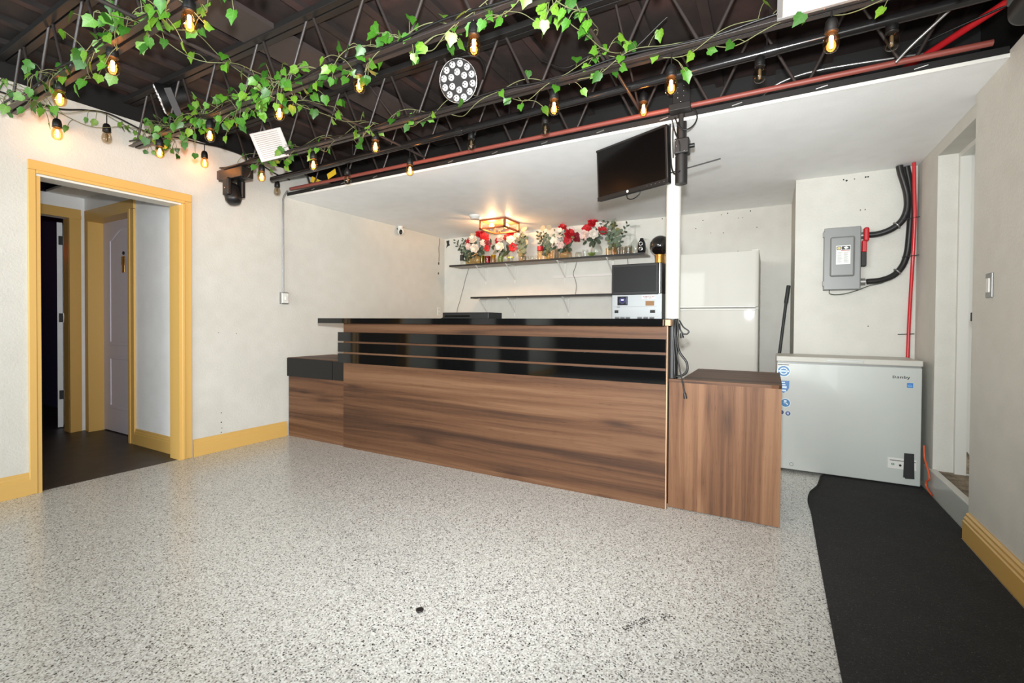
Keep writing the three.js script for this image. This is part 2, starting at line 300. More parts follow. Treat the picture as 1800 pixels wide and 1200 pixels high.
{ const q = baseProfile(0.725); q.rotateY(-Math.PI / 2); q.translate(-0.125, 0, 3.34); struct('baseboard_hall', 'yellow baseboard in the hallway under the grey wall', 'baseboard', q, mat.trim); }
// washroom door: moulded two panel door
{
  const d = thing('door_1', 'grey two panel washroom door with arched upper panel', 'door', [0, 0, 0], null, 'structure');
  const dm = M({ color: rgb(196, 188, 196), roughness: 0.4 });
  part('slab', bx(-1.765, -0.945, 0.012, 2.06, 3.205, 3.24), dm, d);
  const ring = (x0, x1, y0, y1, arch, name) => {
    const out = (k) => { const s = [[x0 + k, y0 + k], [x1 - k, y0 + k], [x1 - k, y1 - k]]; if (arch) for (let i = 1; i < 16; i++) { const t = i / 16; s.push([x1 - k + (x0 - x1 + 2 * k) * t, y1 - k + arch * Math.pow(Math.sin(Math.PI * t), 1.6)]); } s.push([x0 + k, y1 - k]); return s; };
    const s = new THREE.Shape(out(0).map((p) => new THREE.Vector2(...p))); s.holes.push(new THREE.Path(out(0.024).map((p) => new THREE.Vector2(...p))));
    const g = new THREE.ExtrudeGeometry(s, { depth: 0.003, bevelEnabled: true, bevelSize: 0.006, bevelThickness: 0.005, bevelSegments: 2 }); g.translate(0, 0, 3.24); part(name, g, dm, d);
  };
  ring(-1.63, -1.08, 0.86, 1.90, 0.09, 'panel_moulding'); ring(-1.63, -1.08, 0.24, 0.75, 0, 'panel_moulding');
  const sg = thing('washroom_sign', 'small gold figure sign on the grey washroom door', 'sign', [-1.305, 1.55, 3.252]);
  part('head', (() => { const g = cyl(0, 0, 0, 0.017, 0.006, 16); g.rotateX(Math.PI / 2); g.translate(0.005, 0.185, 0); return g; })(), mat.black, sg);
  part('torso', rb(-0.036, 0.036, 0.075, 0.155, -0.002, 0.005, 0.003), mat.gold, sg);
  part('legs', rb(-0.024, 0.024, 0, 0.075, -0.002, 0.005, 0.003), mat.gold, sg);
}
{
  const d = thing('door_2', 'white door standing open into the dark room', 'door', [-2.22, 0, 3.43], null, 'structure'); d.rotation.y = -0.33;
  part('slab', bx(-0.78, 0, 0.012, 2.08, -0.0195, 0.0195), mat.hallWall, d);
  for (const y of [0.34, 1.12, 1.9]) { const h = part('hinge', rb(-0.002, 0.006, y - 0.045, y + 0.045, -0.024, 0.008, 0.003), mat.black, d); part('hinge_knuckle', rod([0.008, y - 0.045, -0.027], [0.008, y + 0.045, -0.027], 0.006), mat.chrome, h); }
}
{
  const t = thing('laser_light', 'small red party light glowing in the dark room', 'party light', [-4.2, 2.0, 3.95]);
  part('housing', rb(-0.05, 0.06, -0.05, 0.05, -0.07, 0.07, 0.01), mat.black, t);
  part('red_lamp', new THREE.SphereGeometry(0.018, 12, 8).translate(0.07, 0, 0.03), M({ color: 0x200000, emissive: rgb(255, 30, 70), emissiveIntensity: 3 }), t);
  const dotM = M({ color: 0x111111, emissive: rgb(200, 180, 220), emissiveIntensity: 1 });
  for (let i = 0; i < 7; i++) part('led_dot', new THREE.SphereGeometry(0.006, 6, 5).translate(0.065, rr(-0.04, 0.04), rr(-0.06, 0.0)), dotM, t);
  const l = new THREE.PointLight(rgb(255, 30, 70), 0.05); l.name = 'laser_glow'; l.position.set(-4.08, 2.0, 3.98); l.castShadow = true; scene.add(l);
  const b = thing('black_light', 'violet black light tube high in the dark room', 'lamp', [-3.4, 2.5, 4.6]);
  part('housing', rb(-0.35, 0.35, 0.03, 0.1, -0.05, 0.05, 0.01), mat.black, b);
  part('tube', rod([-0.32, 0.01, 0], [0.32, 0.01, 0], 0.014), M({ color: 0x101020, emissive: rgb(70, 40, 255), emissiveIntensity: 1.2 }), b);
  const l2 = new THREE.RectAreaLight(rgb(80, 50, 255), 1.1, 0.64, 0.05); l2.name = 'black_light_glow'; l2.position.set(-3.4, 2.48, 4.6); l2.lookAt(-3.4, 0, 4.2); scene.add(l2);
}

// ───────────── door recess on the right ─────────────
{
  const d = thing('door_3', 'worn white exit door and frame deep in the right wall recess', 'door', [0, 0, 0], null, 'structure');
  part('frame_stop', [bx(5.1, 5.155, 0.15, 2.2, 1.33, 1.36), bx(5.1, 5.155, 2.17, 2.2, 1.36, 2.088)], mat.white, d);
  part('frame_jamb', [bx(5.155, 5.24, 0.15, 2.2, 1.33, 1.352)], mat.white, d);
  part('slab', bx(5.215, 5.25, 0.16, 2.19, 1.352, 2.088), mat.white, d);
  part('rotten_patch', (() => { const s = new THREE.Shape([[5.13, 0.16], [5.2, 0.16], [5.205, 0.2], [5.19, 0.235], [5.195, 0.26], [5.175, 0.27], [5.16, 0.3], [5.15, 0.29], [5.135, 0.25], [5.125, 0.2]].map((p) => new THREE.Vector2(...p))); const g = new THREE.ExtrudeGeometry(s, { depth: 0.004, bevelEnabled: false }); g.translate(0, 0, 1.352); return metric(g); })(), mat.concrete, d);
  const k = thing('door_sill', 'raised concrete sill with white kerb board in the door recess', 'sill', [0, 0, 0], null, 'structure');
  part('concrete_ledge', bx(5.005, 5.25, 0, 0.15, 1.33, 2.088), mat.concrete, k);
  part('kerb_board', rb(4.983, 5.004, 0.0, 0.155, 1.2, 2.09, 0.004), mat.greyWhite, k);
  part('kerb_cap', rb(4.985, 5.02, 0.15, 0.16, 1.33, 2.09, 0.003), mat.white, k);
  const s = thing('strike_plate', 'small steel latch plate at the edge of the door recess', 'latch', [4.975, 1.115, 2.07]);
  part('plate', rb(-0.004, 0.03, 0, 0.06, 0, 0.018, 0.003), mat.galv, s); part('lip', rb(-0.008, 0.0, 0.008, 0.052, -0.014, 0.006, 0.002), mat.black, s);
}
// ───────────── open web steel joists ─────────────
const JZ = [4.339, 3.714, 3.1, 2.5], JB = 2.335, JT = 2.655, PITCH = 0.42, NODE0 = [0.49, 0.49, 0.44, 0.41];
const jl = ['dark steel open web joist nearest the camera', 'dark steel open web joist wrapped in the thickest ivy', 'dark steel open web joist in front of the white ceiling', 'steel joist with rust red lower chord along the white ceiling edge'];
JZ.forEach((z, k) => {
  const j = thing('ceiling_joist', jl[k], 'joist', [0, 0, 0], 'open web roof joists', 'structure');
  const lower = k === 3 ? mat.redSteel : mat.steel;
  if (k < 3) {
    part('bottom_chord', [rb(0.06, 4.93, JB, JB + 0.006, z - 0.034, z - 0.005, 0.002), rb(0.06, 4.93, JB, JB + 0.032, z - 0.01, z - 0.005, 0.002)], lower, j);
    part('bottom_chord', [rb(0.06, 4.93, JB, JB + 0.006, z + 0.005, z + 0.034, 0.002), rb(0.06, 4.93, JB, JB + 0.032, z + 0.005, z + 0.01, 0.002)], lower, j);
  } else part('bottom_chord', rod([0.1, JB + 0.008, z], [4.9, JB + 0.008, z], 0.014, 0.014, 12), lower, j);
  part('top_chord', [rb(-0.01, 5.0, JT, JT + 0.035, z - 0.04, z - 0.004, 0.002), rb(-0.01, 5.0, JT, JT + 0.035, z + 0.004, z + 0.04, 0.002)], mat.blackPaint, j);
  for (let n = -1; n < 12; n++) {
    const x = NODE0[k] + n * PITCH;
    if (x < 4.85 && x > 0.05) part('web_rod', rod([x + 0.03, JB + 0.015, z], [Math.min(x + PITCH / 2 - 0.02, 4.92), JT + 0.02, z], 0.0075), mat.steel, j);
    if (x > 0.2 && x < 4.9) part('web_rod', rod([x - 0.03, JB + 0.015, z], [x - PITCH / 2 + 0.02, JT + 0.02, z], 0.0075), mat.steel, j);
  }
});
for (const [x, l] of [[1.71, 'thin steel bridging bar crossing the joists on the left'], [3.362, 'thin steel bridging bar crossing the joists near the TV']])
  solo('joist_bridging', l, 'bridging bar', [rod([x, JB + 0.038, 2.5], [x, JB + 0.038, 8.8], 0.009), rod([x, JB + 0.038, 2.52], [x + 0.02, JT, 3.08], 0.006)], mat.steel, 'joist bridging bars', 'structure');
struct('roof_beam', 'wide dark timber laid over the joists toward the left', 'beam', bx(1.45, 1.72, 2.665, 2.69, 2.0, 6.5), M({ color: rgb(58, 50, 47), roughness: 0.7 }));
// pipes in the ceiling
{
  const p = thing('black_pipe', 'glossy black iron pipe running below the joists', 'pipe', [0, 0, 0], null, 'structure');
  part('pipe', rod([0.2, 2.349, 2.75], [4.9, 2.43, 2.75], 0.024, 0.024, 16), P({ color: rgb(26, 25, 25), roughness: 0.18 }), p);
  for (const x of [1.2, 2.6, 4.03]) part('hanger_strap', rod([x, 2.3755 + (x - 1.2) * 0.017, 2.75], [x, 2.72, 2.75], 0.003), mat.blackPaint, p);
  for (const x of [2.2, 4.02]) part('coupling', rod([x, 2.349 + (x - 0.2) * 0.01725, 2.75], [x + 0.05, 2.349 + (x - 0.15) * 0.01725, 2.75], 0.028, 0.028, 16), P({ color: rgb(30, 29, 29), roughness: 0.2 }), p);
  solo('flexible_conduit', 'silver flexible conduit draped over the black roof space on the right', 'conduit', [tube([[3.98, 2.38, 2.28], [4.06, 2.45, 2.28], [4.2, 2.475, 2.3], [4.57, 2.45, 2.32], [4.77, 2.44, 2.3]], 0.007, 40, 6)], mat.galv, null, 'structure');
  solo('flexible_conduit', 'silver flexible conduit climbing steeply at the upper right', 'conduit', tube([[4.55, 2.31, 2.58], [4.6, 2.36, 2.6], [4.68, 2.42, 2.65], [4.83, 2.52, 2.8], [4.95, 2.6, 3.0]], 0.0065, 40, 6), mat.galv, null, 'structure');
  solo('red_roof_pipe', 'red pipe crossing the black roof space at the far right', 'pipe', rod([4.55, 2.42, 2.05], [5.0, 2.46, 2.75], 0.016, 0.016, 12), mat.redPipe, null, 'structure');
  solo('red_roof_pipe', 'thin red pipe just above the right end of the white ceiling', 'pipe', rod([4.7, 2.325, 2.38], [4.95, 2.325, 2.44], 0.009, 0.009, 10), mat.redPipe, null, 'structure');
  solo('black_cable', 'loose black cable drooping in the roof space at right', 'cable', [tube([[2.9, 2.6, 2.9], [3.05, 2.52, 2.9], [3.2, 2.55, 2.9], [3.36, 2.48, 2.92], [3.6, 2.6, 2.95]], 0.004, 40, 5)], mat.blackPlastic);
  solo('black_cable', 'loose black cable crossing below the right roof space', 'cable', [tube([[4.3, 2.46, 2.2], [4.5, 2.4, 2.35], [4.7, 2.42, 2.5], [4.93, 2.44, 2.62]], 0.005, 40, 5)], mat.blackPlastic);
  const y = thing('yellow_tag', 'scraps of bright yellow paper stuck in the joist by the left wall', 'paper scrap', [0.4, 2.36, 2.47]);
  const ym = M({ color: rgb(226, 190, 40), roughness: 0.7 });
  const q = rb(-0.06, 0.05, 0, 0.05, -0.002, 0.002, 0.001); const q2 = q.clone(); q.rotateZ(-0.45); q2.rotateZ(0.3); q2.translate(0.24, 0.03, 0);
  part('scrap', q, ym, y); part('scrap', q2, ym, y);
}

// ───────────── bar ─────────────
{
  const t = thing('bar', 'long walnut bar with three glossy black slats and black counter', 'bar counter', [0, 0, 0]);
  part('front_panel', bx(0.795, 3.527, 0, 1.085, 2.455, 2.48), mat.woodBar, t);
  part('side_panel', bx(0.795, 0.82, 0, 1.085, 1.98, 2.455), mat.woodCab, t);
  part('edge_strip', bx(3.527, 3.531, 0, 1.085, 2.452, 2.482), mat.rawWood, t, 'pale raw edge strip at the right end');
  for (const [y0, y1] of [[0.93, 1.008], [0.836, 0.915], [0.741, 0.821]]) part('slat', rb(0.74, 3.525, y0, y1, 2.48, 2.496, 0.0015), mat.blackGloss, t, 'glossy black slat');
  part('frame', [bx(0.82, 3.4, 1.03, 1.085, 2.0, 2.44), bx(0.82, 3.4, 0, 0.06, 2.0, 2.44), bx(1.6, 1.62, 0.06, 1.03, 2.0, 2.44), bx(2.6, 2.62, 0.06, 1.03, 2.0, 2.44)], mat.rawWood, t);
  part('counter_top', shapeFlat([[0.553, 2.555], [3.517, 2.555], [3.517, 2.42], [3.46, 2.42], [3.46, 1.95], [0.553, 1.95]], 1.085, 1.128), mat.blackGloss, t, 'glossy black counter top');
  part('end_block', rb(3.519, 3.55, 1.087, 1.124, 2.425, 2.5, 0.003), mat.rawWood, t);
}
{
  const t = thing('side_cabinet', 'low walnut cabinet with black top band against the left wall', 'cabinet', [0, 0, 0]);
  part('front_panel', bx(0.018, 0.79, 0, 0.575, 2.435, 2.46), mat.woodCab, t);
  part('body', bx(0.02, 0.79, 0.0, 0.74, 1.95, 2.435), mat.woodCab, t);
  part('black_band', rb(0.004, 0.632, 0.575, 0.748, 2.44, 2.47, 0.002), mat.blackLam, t);
  part('black_band', rb(0.637, 0.79, 0.575, 0.745, 2.44, 2.466, 0.002), mat.blackLam, t);
  part('top', bx(0.004, 0.79, 0.74, 0.752, 1.93, 2.462), mat.woodCab, t);
}
{
  const t = thing('end_cabinet', 'walnut end cabinet with upright grain at the right of the bar', 'cabinet', [0, 0, 0]);
  part('front_panel', bx(3.536, 4.118, 0.004, 0.752, 2.415, 2.44), mat.woodEnd, t);
  part('side_panel', bx(4.096, 4.118, 0.004, 0.752, 1.67, 2.415), mat.woodEnd, t);
  part('body', bx(3.6, 4.096, 0, 0.752, 1.67, 2.415), mat.woodCab, t);
  part('top', shapeFlat([[3.534, 2.442], [4.07, 2.442], [4.105, 2.43], [4.12, 2.39], [4.12, 1.66], [3.6, 1.66], [3.6, 2.4], [3.534, 2.4]], 0.752, 0.77), mat.woodCab, t);
}
{
  const t = thing('support_column', 'round white steel column at the right end of the bar', 'column', [3.535, 0, 2.352], null, 'structure');
  part('white_sleeve', cyl(0, 1.13, 0, 0.043, HS - 1.13, 28), M({ color: rgb(190, 188, 180), roughness: 0.5 }), t);
  part('black_base', cyl(0, 0, 0, 0.034, 1.13, 24), mat.blackPaint, t, 'black lower part of the column');
}
// ───────────── wall and ceiling fittings ─────────────
{
  const t = thing('surface_conduit', 'thin grey conduit with switch box on the left wall', 'conduit', [0, 0, 0]);
  part('conduit', tube([[0.012, 1.37, 2.515], [0.012, 1.7, 2.515], [0.012, 2.2, 2.515], [0.012, 2.262, 2.513], [0.02, 2.3, 2.5], [0.03, 2.34, 2.48]], 0.0085, 40, 8), mat.galv, t);
  part('switch_box', rb(0, 0.035, 1.262, 1.374, 2.47, 2.545, 0.005), mat.galv, t); part('switch_plate', rb(0.033, 0.04, 1.27, 1.366, 2.476, 2.54, 0.004), mat.white, t); part('toggle', rb(0.04, 0.052, 1.3, 1.335, 2.5, 2.515, 0.003), mat.white, t);
}
{
  const t = thing('light_switch', 'steel light switch with white rocker on the right wall', 'switch', [XR, 1.29, 2.31]);
  part('plate', rb(-0.008, 0, -0.058, 0.058, -0.036, 0.036, 0.003), mat.galv, t); part('rocker', rb(-0.013, -0.006, -0.034, 0.034, -0.017, 0.017, 0.003), mat.white, t);
}
{
  const t = thing('security_camera', 'small white security camera under the low ceiling', 'camera', [0.05, 2.2, 0.95]);
  part('base', cyl(-0.01, 0.05, 0, 0.032, 0.03, 20), mat.white, t); part('body', new THREE.SphereGeometry(0.042, 20, 14).scale(1, 1.15, 1).translate(0, 0.02, 0), mat.white, t);
  part('lens', new THREE.SphereGeometry(0.024, 16, 12).scale(1, 1.3, 0.6).translate(0.025, 0.005, 0.03), mat.blackGloss, t);
  part('bracket', rb(-0.05, -0.02, 0.045, 0.06, -0.02, 0.02, 0.003), mat.black, t);
}
{
  const t = thing('wall_outlet', 'white outlet cover in the corner behind the bar', 'outlet', [0, 1.25, 0.13]);
  part('plate', rb(0, 0.006, -0.057, 0.057, -0.036, 0.036, 0.003), mat.white, t); part('socket', rb(0.006, 0.009, 0.012, 0.04, -0.016, 0.016, 0.002), mat.whiteGloss, t); part('socket', rb(0.006, 0.009, -0.04, -0.012, -0.016, 0.016, 0.002), mat.whiteGloss, t);
  const s = thing('smoke_detector', 'white round smoke detector beside the ceiling lamp', 'smoke detector', [1.2, HS, 1.02]);
  part('base', cyl(0, -0.016, 0, 0.068, 0.016, 28), mat.white, s); part('cover', cyl(0, -0.042, 0, 0.05, 0.026, 28, 0.064), mat.white, s); part('vent_ring', new THREE.TorusGeometry(0.055, 0.003, 6, 28).rotateX(Math.PI / 2).translate(0, -0.028, 0), mat.greyBox, s);
  solo('corner_hole', 'ragged black hole high in the corner of the back wall', 'wall damage', (() => { const g = new THREE.ExtrudeGeometry(new THREE.Shape([[0.02, 2.25], [0.075, 2.255], [0.07, 2.215], [0.085, 2.185], [0.05, 2.175], [0.02, 2.15], [0.035, 2.2]].map((p) => new THREE.Vector2(...p))), { depth: 0.003, bevelEnabled: false }); g.translate(0.01, 0, 0); return g; })(), mat.black);
  solo('corner_crack', 'dark crack running down the left corner above the bar', 'wall damage', [tube([[0.002, 2.27, 0.12], [0.002, 2.2, 0.118], [0.002, 2.12, 0.135], [0.002, 2.05, 0.125], [0.002, 1.95, 0.13]], 0.004, 30, 5), new THREE.SphereGeometry(0.018, 8, 6).scale(0.15, 1.2, 0.8).translate(0.002, 1.92, 0.135), new THREE.SphereGeometry(0.015, 8, 6).scale(0.15, 1.2, 0.8).translate(0.002, 1.78, 0.14)], M({ color: rgb(70, 58, 48), roughness: 1 }));
}
{ // flush ceiling lamp
  const t = thing('ceiling_lamp', 'square wood framed glass ceiling lamp glowing over the bar', 'ceiling lamp', [1.285, 2.17, 0.64]);
  const a = 0.172, h = 0.11, w = 0.012;
  part('top_plate', rb(-a, a, h - 0.018, h, -a, a, 0.002), mat.lampWood, t);
  for (const [sx, sz] of [[-1, -1], [1, -1], [1, 1], [-1, 1]]) part('corner_post', rb(sx * (a - w) - w, sx * (a - w) + w, 0, h - 0.018, sz * (a - w) - w, sz * (a - w) + w, 0.002), mat.lampWood, t);
  part('lower_frame', [rb(-a, a, 0, 0.016, a - 2 * w, a, 0.002), rb(-a, a, 0, 0.016, -a, -a + 2 * w, 0.002), rb(-a, -a + 2 * w, 0, 0.016, -a, a, 0.002), rb(a - 2 * w, a, 0, 0.016, -a, a, 0.002)], mat.lampWood, t);
  for (const [g] of [[bx(-a + 0.02, a - 0.02, 0.016, h - 0.018, a - 0.012, a - 0.01)], [bx(a - 0.012, a - 0.01, 0.016, h - 0.018, -a + 0.02, a - 0.02)], [bx(-a + 0.02, a - 0.02, 0.016, h - 0.018, -a + 0.01, -a + 0.012)], [bx(-a + 0.01, -a + 0.012, 0.016, h - 0.018, -a + 0.02, a - 0.02)], [bx(-a + 0.02, a - 0.02, 0.006, 0.008, -a + 0.02, a - 0.02)]]) part('pane', g, mat.glass, t);
  part('finial', new THREE.SphereGeometry(0.013, 10, 8).translate(0, -0.008, 0), mat.lampWood, t);
  for (const [x, z] of [[-0.07, 0.06], [0.075, -0.03]]) {
    const b = part('bulb', new THREE.SphereGeometry(0.03, 16, 12).translate(x, 0.055, z), M({ color: 0xfff0d8, emissive: rgb(255, 196, 120), emissiveIntensity: 5 }), t);
    const l = new THREE.PointLight(rgb(255, 200, 140), 0.55); l.name = 'ceiling_lamp_light'; l.position.set(1.285 + x, 2.17 + 0.055, 0.64 + z); l.shadow.radius = 1.5; l.castShadow = true; scene.add(l);
  }
}
{ // nail holes, scuffs
  const holes = (list, axis, name, label) => solo(name, label, 'wall damage', list.map(([a, y, r]) => { const g = new THREE.CylinderGeometry(r, r, 0.002, 8); if (axis === 'x') { g.rotateZ(Math.PI / 2); g.translate(0.001, y, a); } else { g.rotateX(Math.PI / 2); g.translate(a, y, axis + 0.001); } return g; }), mat.black);
  holes([[3.08, 0.32, 0.004], [3.08, 0.24, 0.005], [3.075, 0.19, 0.003], [3.08, 0.155, 0.004], [3.1, 1.0, 0.003], [2.95, 0.99, 0.003]], 'x', 'nail_holes', 'column of small nail holes right of the doorway');
  holes([[3.42, 2.2, 0.005], [3.6, 2.24, 0.004], [3.66, 2.25, 0.006], [3.76, 2.19, 0.004], [3.8, 2.19, 0.004], [3.87, 2.25, 0.006], [3.35, 2.12, 0.005], [3.5, 2.06, 0.004], [3.62, 2.05, 0.005], [3.93, 2.08, 0.005], [3.76, 1.85, 0.005], [3.0, 2.26, 0.006]], 0, 'nail_holes', 'scattered nail holes in the back wall above the fridge');
  holes([[4.55, 2.24, 0.005], [4.57, 2.23, 0.007], [4.62, 2.235, 0.004], [4.69, 2.24, 0.006], [4.705, 2.24, 0.006], [4.66, 1.99, 0.004], [4.69, 1.99, 0.004], [4.72, 1.09, 0.004]], 0.85, 'nail_holes', 'nail holes in the boxed out wall around the black conduits');
}
// ───────────── fridge, freezer, switch box ─────────────
{
  const t = thing('refrigerator', 'white top freezer refrigerator behind the column', 'refrigerator', [0, 0, 0]);
  const x0 = 3.27, x1 = 3.97;
  const door = (y0, y1) => { // bowed front
    const s = new THREE.Shape(); s.moveTo(x0 + 0.004, 0); s.lineTo(x0 + 0.004, 0.035); s.quadraticCurveTo(x0 + 0.006, 0.05, x0 + 0.03, 0.053); s.quadraticCurveTo((x0 + x1) / 2, 0.066, x1 - 0.03, 0.053); s.quadraticCurveTo(x1 - 0.006, 0.05, x1 - 0.004, 0.035); s.lineTo(x1 - 0.004, 0);
    const g = new THREE.ExtrudeGeometry(s, { depth: y1 - y0, bevelEnabled: true, bevelSize: 0.004, bevelThickness: 0.006, bevelSegments: 3, curveSegments: 24 }); g.rotateX(Math.PI / 2); g.scale(1, 1, 1); g.translate(0, y1, 0.715); return g;
  };
  part('body', rb(x0, x1, 0.02, 1.735, 0.05, 0.71, 0.01), mat.whiteGloss, t);
  const u = part('freezer_door', door(1.258, 1.735), mat.whiteGloss, t), l = part('fridge_door', door(0.09, 1.225), mat.whiteGloss, t);
  part('handle_lip', rb(x0 + 0.01, x1 - 0.02, 1.246, 1.262, 0.73, 0.788, 0.006), mat.white, u); part('handle_lip', rb(x0 + 0.01, x1 - 0.02, 1.222, 1.236, 0.73, 0.788, 0.006), mat.white, l);
  part('badge', new THREE.CylinderGeometry(0.028, 0.028, 0.004, 24).rotateX(Math.PI / 2).scale(1, 0.42, 1).translate(3.845, 1.664, 0.771), mat.chrome, u);
  part('hinge_cover', rb(x1 - 0.06, x1 - 0.005, 1.735, 1.75, 0.68, 0.76, 0.004), mat.white, t); part('toe_grille', bx(x0 + 0.02, x1 - 0.02, 0.0, 0.08, 0.66, 0.7), mat.greyBox, t);
}
{
  const t = thing('chest_freezer', 'white chest freezer with blue stickers and black tape patch', 'freezer', [0, 0, 0]);
  const x0 = 4.103, x1 = 4.955, F = 1.285;
  part('body', rb(x0 + 0.004, x1 - 0.004, 0.018, 0.812, 0.892, F, 0.006), mat.greyWhite, t);
  part('foot', [cyl(x0 + 0.06, 0.004, F - 0.06, 0.018, 0.015), cyl(x1 - 0.06, 0.004, F - 0.06, 0.018, 0.015), cyl(x0 + 0.06, 0.004, 0.94, 0.018, 0.015), cyl(x1 - 0.06, 0.004, 0.94, 0.018, 0.015)], mat.black, t);
  part('gasket', bx(x0 + 0.008, x1 - 0.008, 0.81, 0.824, 0.895, F - 0.004), mat.greyBox, t);
  const lid = part('lid', rb(x0, x1, 0.822, 0.862, 0.885, F + 0.006, 0.008, 3), mat.whiteGloss, t);
  part('handle_recess', rb(4.42, 4.635, 0.832, 0.85, F + 0.004, F + 0.009, 0.003), mat.greyWhite, lid);
  part('drain_cap', new THREE.TorusGeometry(0.012, 0.0015, 6, 20).translate(4.21, 0.058, F + 0.001), mat.greyBox, t);
  part('brand_lettering', card(4.795, 4.885, 0.724, 0.766, F), canvasMat(256, 120, (x, w, h) => { x.fillStyle = 'rgb(180,184,178)'; x.fillRect(0, 0, w, h); x.fillStyle = '#141414'; x.font = 'bold 78px sans-serif'; x.textAlign = 'center'; x.setTransform(1.15, 0, 0, 0.9, -20, 8); x.fillText('Danby', w / 2, 82); }), t, 'dark brand lettering');
  part('energy_sticker', card(4.872, 4.904, 0.678, 0.71, F), canvasMat(64, 64, (x, w, h) => { x.fillStyle = '#2f74b8'; x.fillRect(0, 0, w, h); x.strokeStyle = '#9cc4e8'; x.lineWidth = 4; x.beginPath(); x.moveTo(8, 40); x.quadraticCurveTo(32, 8, 56, 40); x.stroke(); x.fillStyle = '#8ab4dc'; x.fillRect(12, 44, 40, 6); }), t);
  const disc = (cx, cy, r, draw, name = 'round_sticker') => { const g = new THREE.CylinderGeometry(r, r, 0.0012, 32).rotateX(Math.PI / 2).translate(cx, cy, F + 0.0008); const p = g.attributes.position, uv = g.attributes.uv; for (let i = 0; i < p.count; i++) uv.setXY(i, 0.5 + (p.getX(i) - cx) / (2 * r), 0.5 + (p.getY(i) - cy) / (2 * r)); part(name, g, canvasMat(128, 128, draw), t); };
  const base = (x, w, h, c) => { x.fillStyle = '#dfe6ea'; x.fillRect(0, 0, w, h); x.fillStyle = c; x.beginPath(); x.arc(w / 2, h / 2, w * 0.45, 0, 7); x.fill(); };
  disc(4.152, 0.75, 0.043, (x, w, h) => { base(x, w, h, '#2a6f9e'); x.strokeStyle = '#e6eef2'; x.lineWidth = 9; x.beginPath(); x.arc(64, 64, 34, 3.5, 5.9); x.stroke(); x.beginPath(); x.arc(64, 64, 34, 0.4, 2.8); x.stroke(); x.fillStyle = '#e6eef2'; x.fillRect(14, 56, 100, 16); x.fillStyle = '#2a6f9e'; x.font = 'bold 13px sans-serif'; x.textAlign = 'center'; x.fillText('CONVERTIBLE', 64, 69); });
  disc(4.166, 0.512, 0.033, (x, w, h) => { base(x, w, h, '#2a6f9e'); x.strokeStyle = '#e6eef2'; x.lineWidth = 10; x.beginPath(); x.arc(56, 96, 34, 4.3, 6.2); x.stroke(); x.fillStyle = '#cfe0ea'; x.fillRect(44, 26, 34, 22); });
  disc(4.183, 0.435, 0.019, (x, w, h) => { base(x, w, h, '#1d3566'); x.fillStyle = '#a7b4d8'; x.fillRect(34, 30, 60, 14); x.fillRect(40, 52, 48, 40); });
  disc(4.14, 0.44, 0.019, (x, w, h) => { base(x, w, h, '#1d3566'); });
  { const s = new THREE.Shape([[4.115, 0.676], [4.19, 0.678], [4.188, 0.625], [4.178, 0.605], [4.152, 0.585], [4.126, 0.605], [4.115, 0.625]].map((p) => new THREE.Vector2(...p))); const g = new THREE.ExtrudeGeometry(s, { depth: 0.0012, bevelEnabled: false }); g.translate(0, 0, F); const p = g.attributes.position, uv = g.attributes.uv; for (let i = 0; i < p.count; i++) uv.setXY(i, (p.getX(i) - 4.115) / 0.075, (p.getY(i) - 0.585) / 0.093);
    part('shield_sticker', g, canvasMat(96, 128, (x, w, h) => { x.fillStyle = '#2f6fa6'; x.fillRect(0, 0, w, h); x.fillStyle = '#c9dceb'; for (const [a, b, c, d] of [[20, 12, 40, 12], [30, 36, 34, 10], [24, 56, 50, 22], [28, 92, 40, 18]]) x.fillRect(a, b, c, d); }), t); }
  part('black_streak', rb(4.113, 4.186, 0.795, 0.8, F - 0.001, F + 0.0015, 0.001), mat.black, t);
  const cp = part('control_panel', rb(4.775, 4.93, 0.12, 0.195, F - 0.002, F + 0.004, 0.006), mat.white, t);
  part('indicator', new THREE.TorusGeometry(0.006, 0.002, 8, 16).translate(4.803, 0.152, F + 0.005), M({ color: rgb(40, 120, 90) }), cp); part('dial', new THREE.CylinderGeometry(0.007, 0.007, 0.006, 16).rotateX(Math.PI / 2).translate(4.842, 0.148, F + 0.006), mat.black, cp);
  part('groove', bx(4.786, 4.925, 0.176, 0.18, F + 0.003, F + 0.005), mat.black, cp);
  { const s = new THREE.Shape([[4.862, 0.235], [4.914, 0.236], [4.918, 0.066], [4.87, 0.062], [4.868, 0.069], [4.859, 0.07]].map((p) => new THREE.Vector2(...p))); const g = new THREE.ExtrudeGeometry(s, { depth: 0.001, bevelEnabled: false }); g.translate(0, 0, F + 0.0055); part('black_tape', g, mat.black, t, 'strip of black tape'); }
}
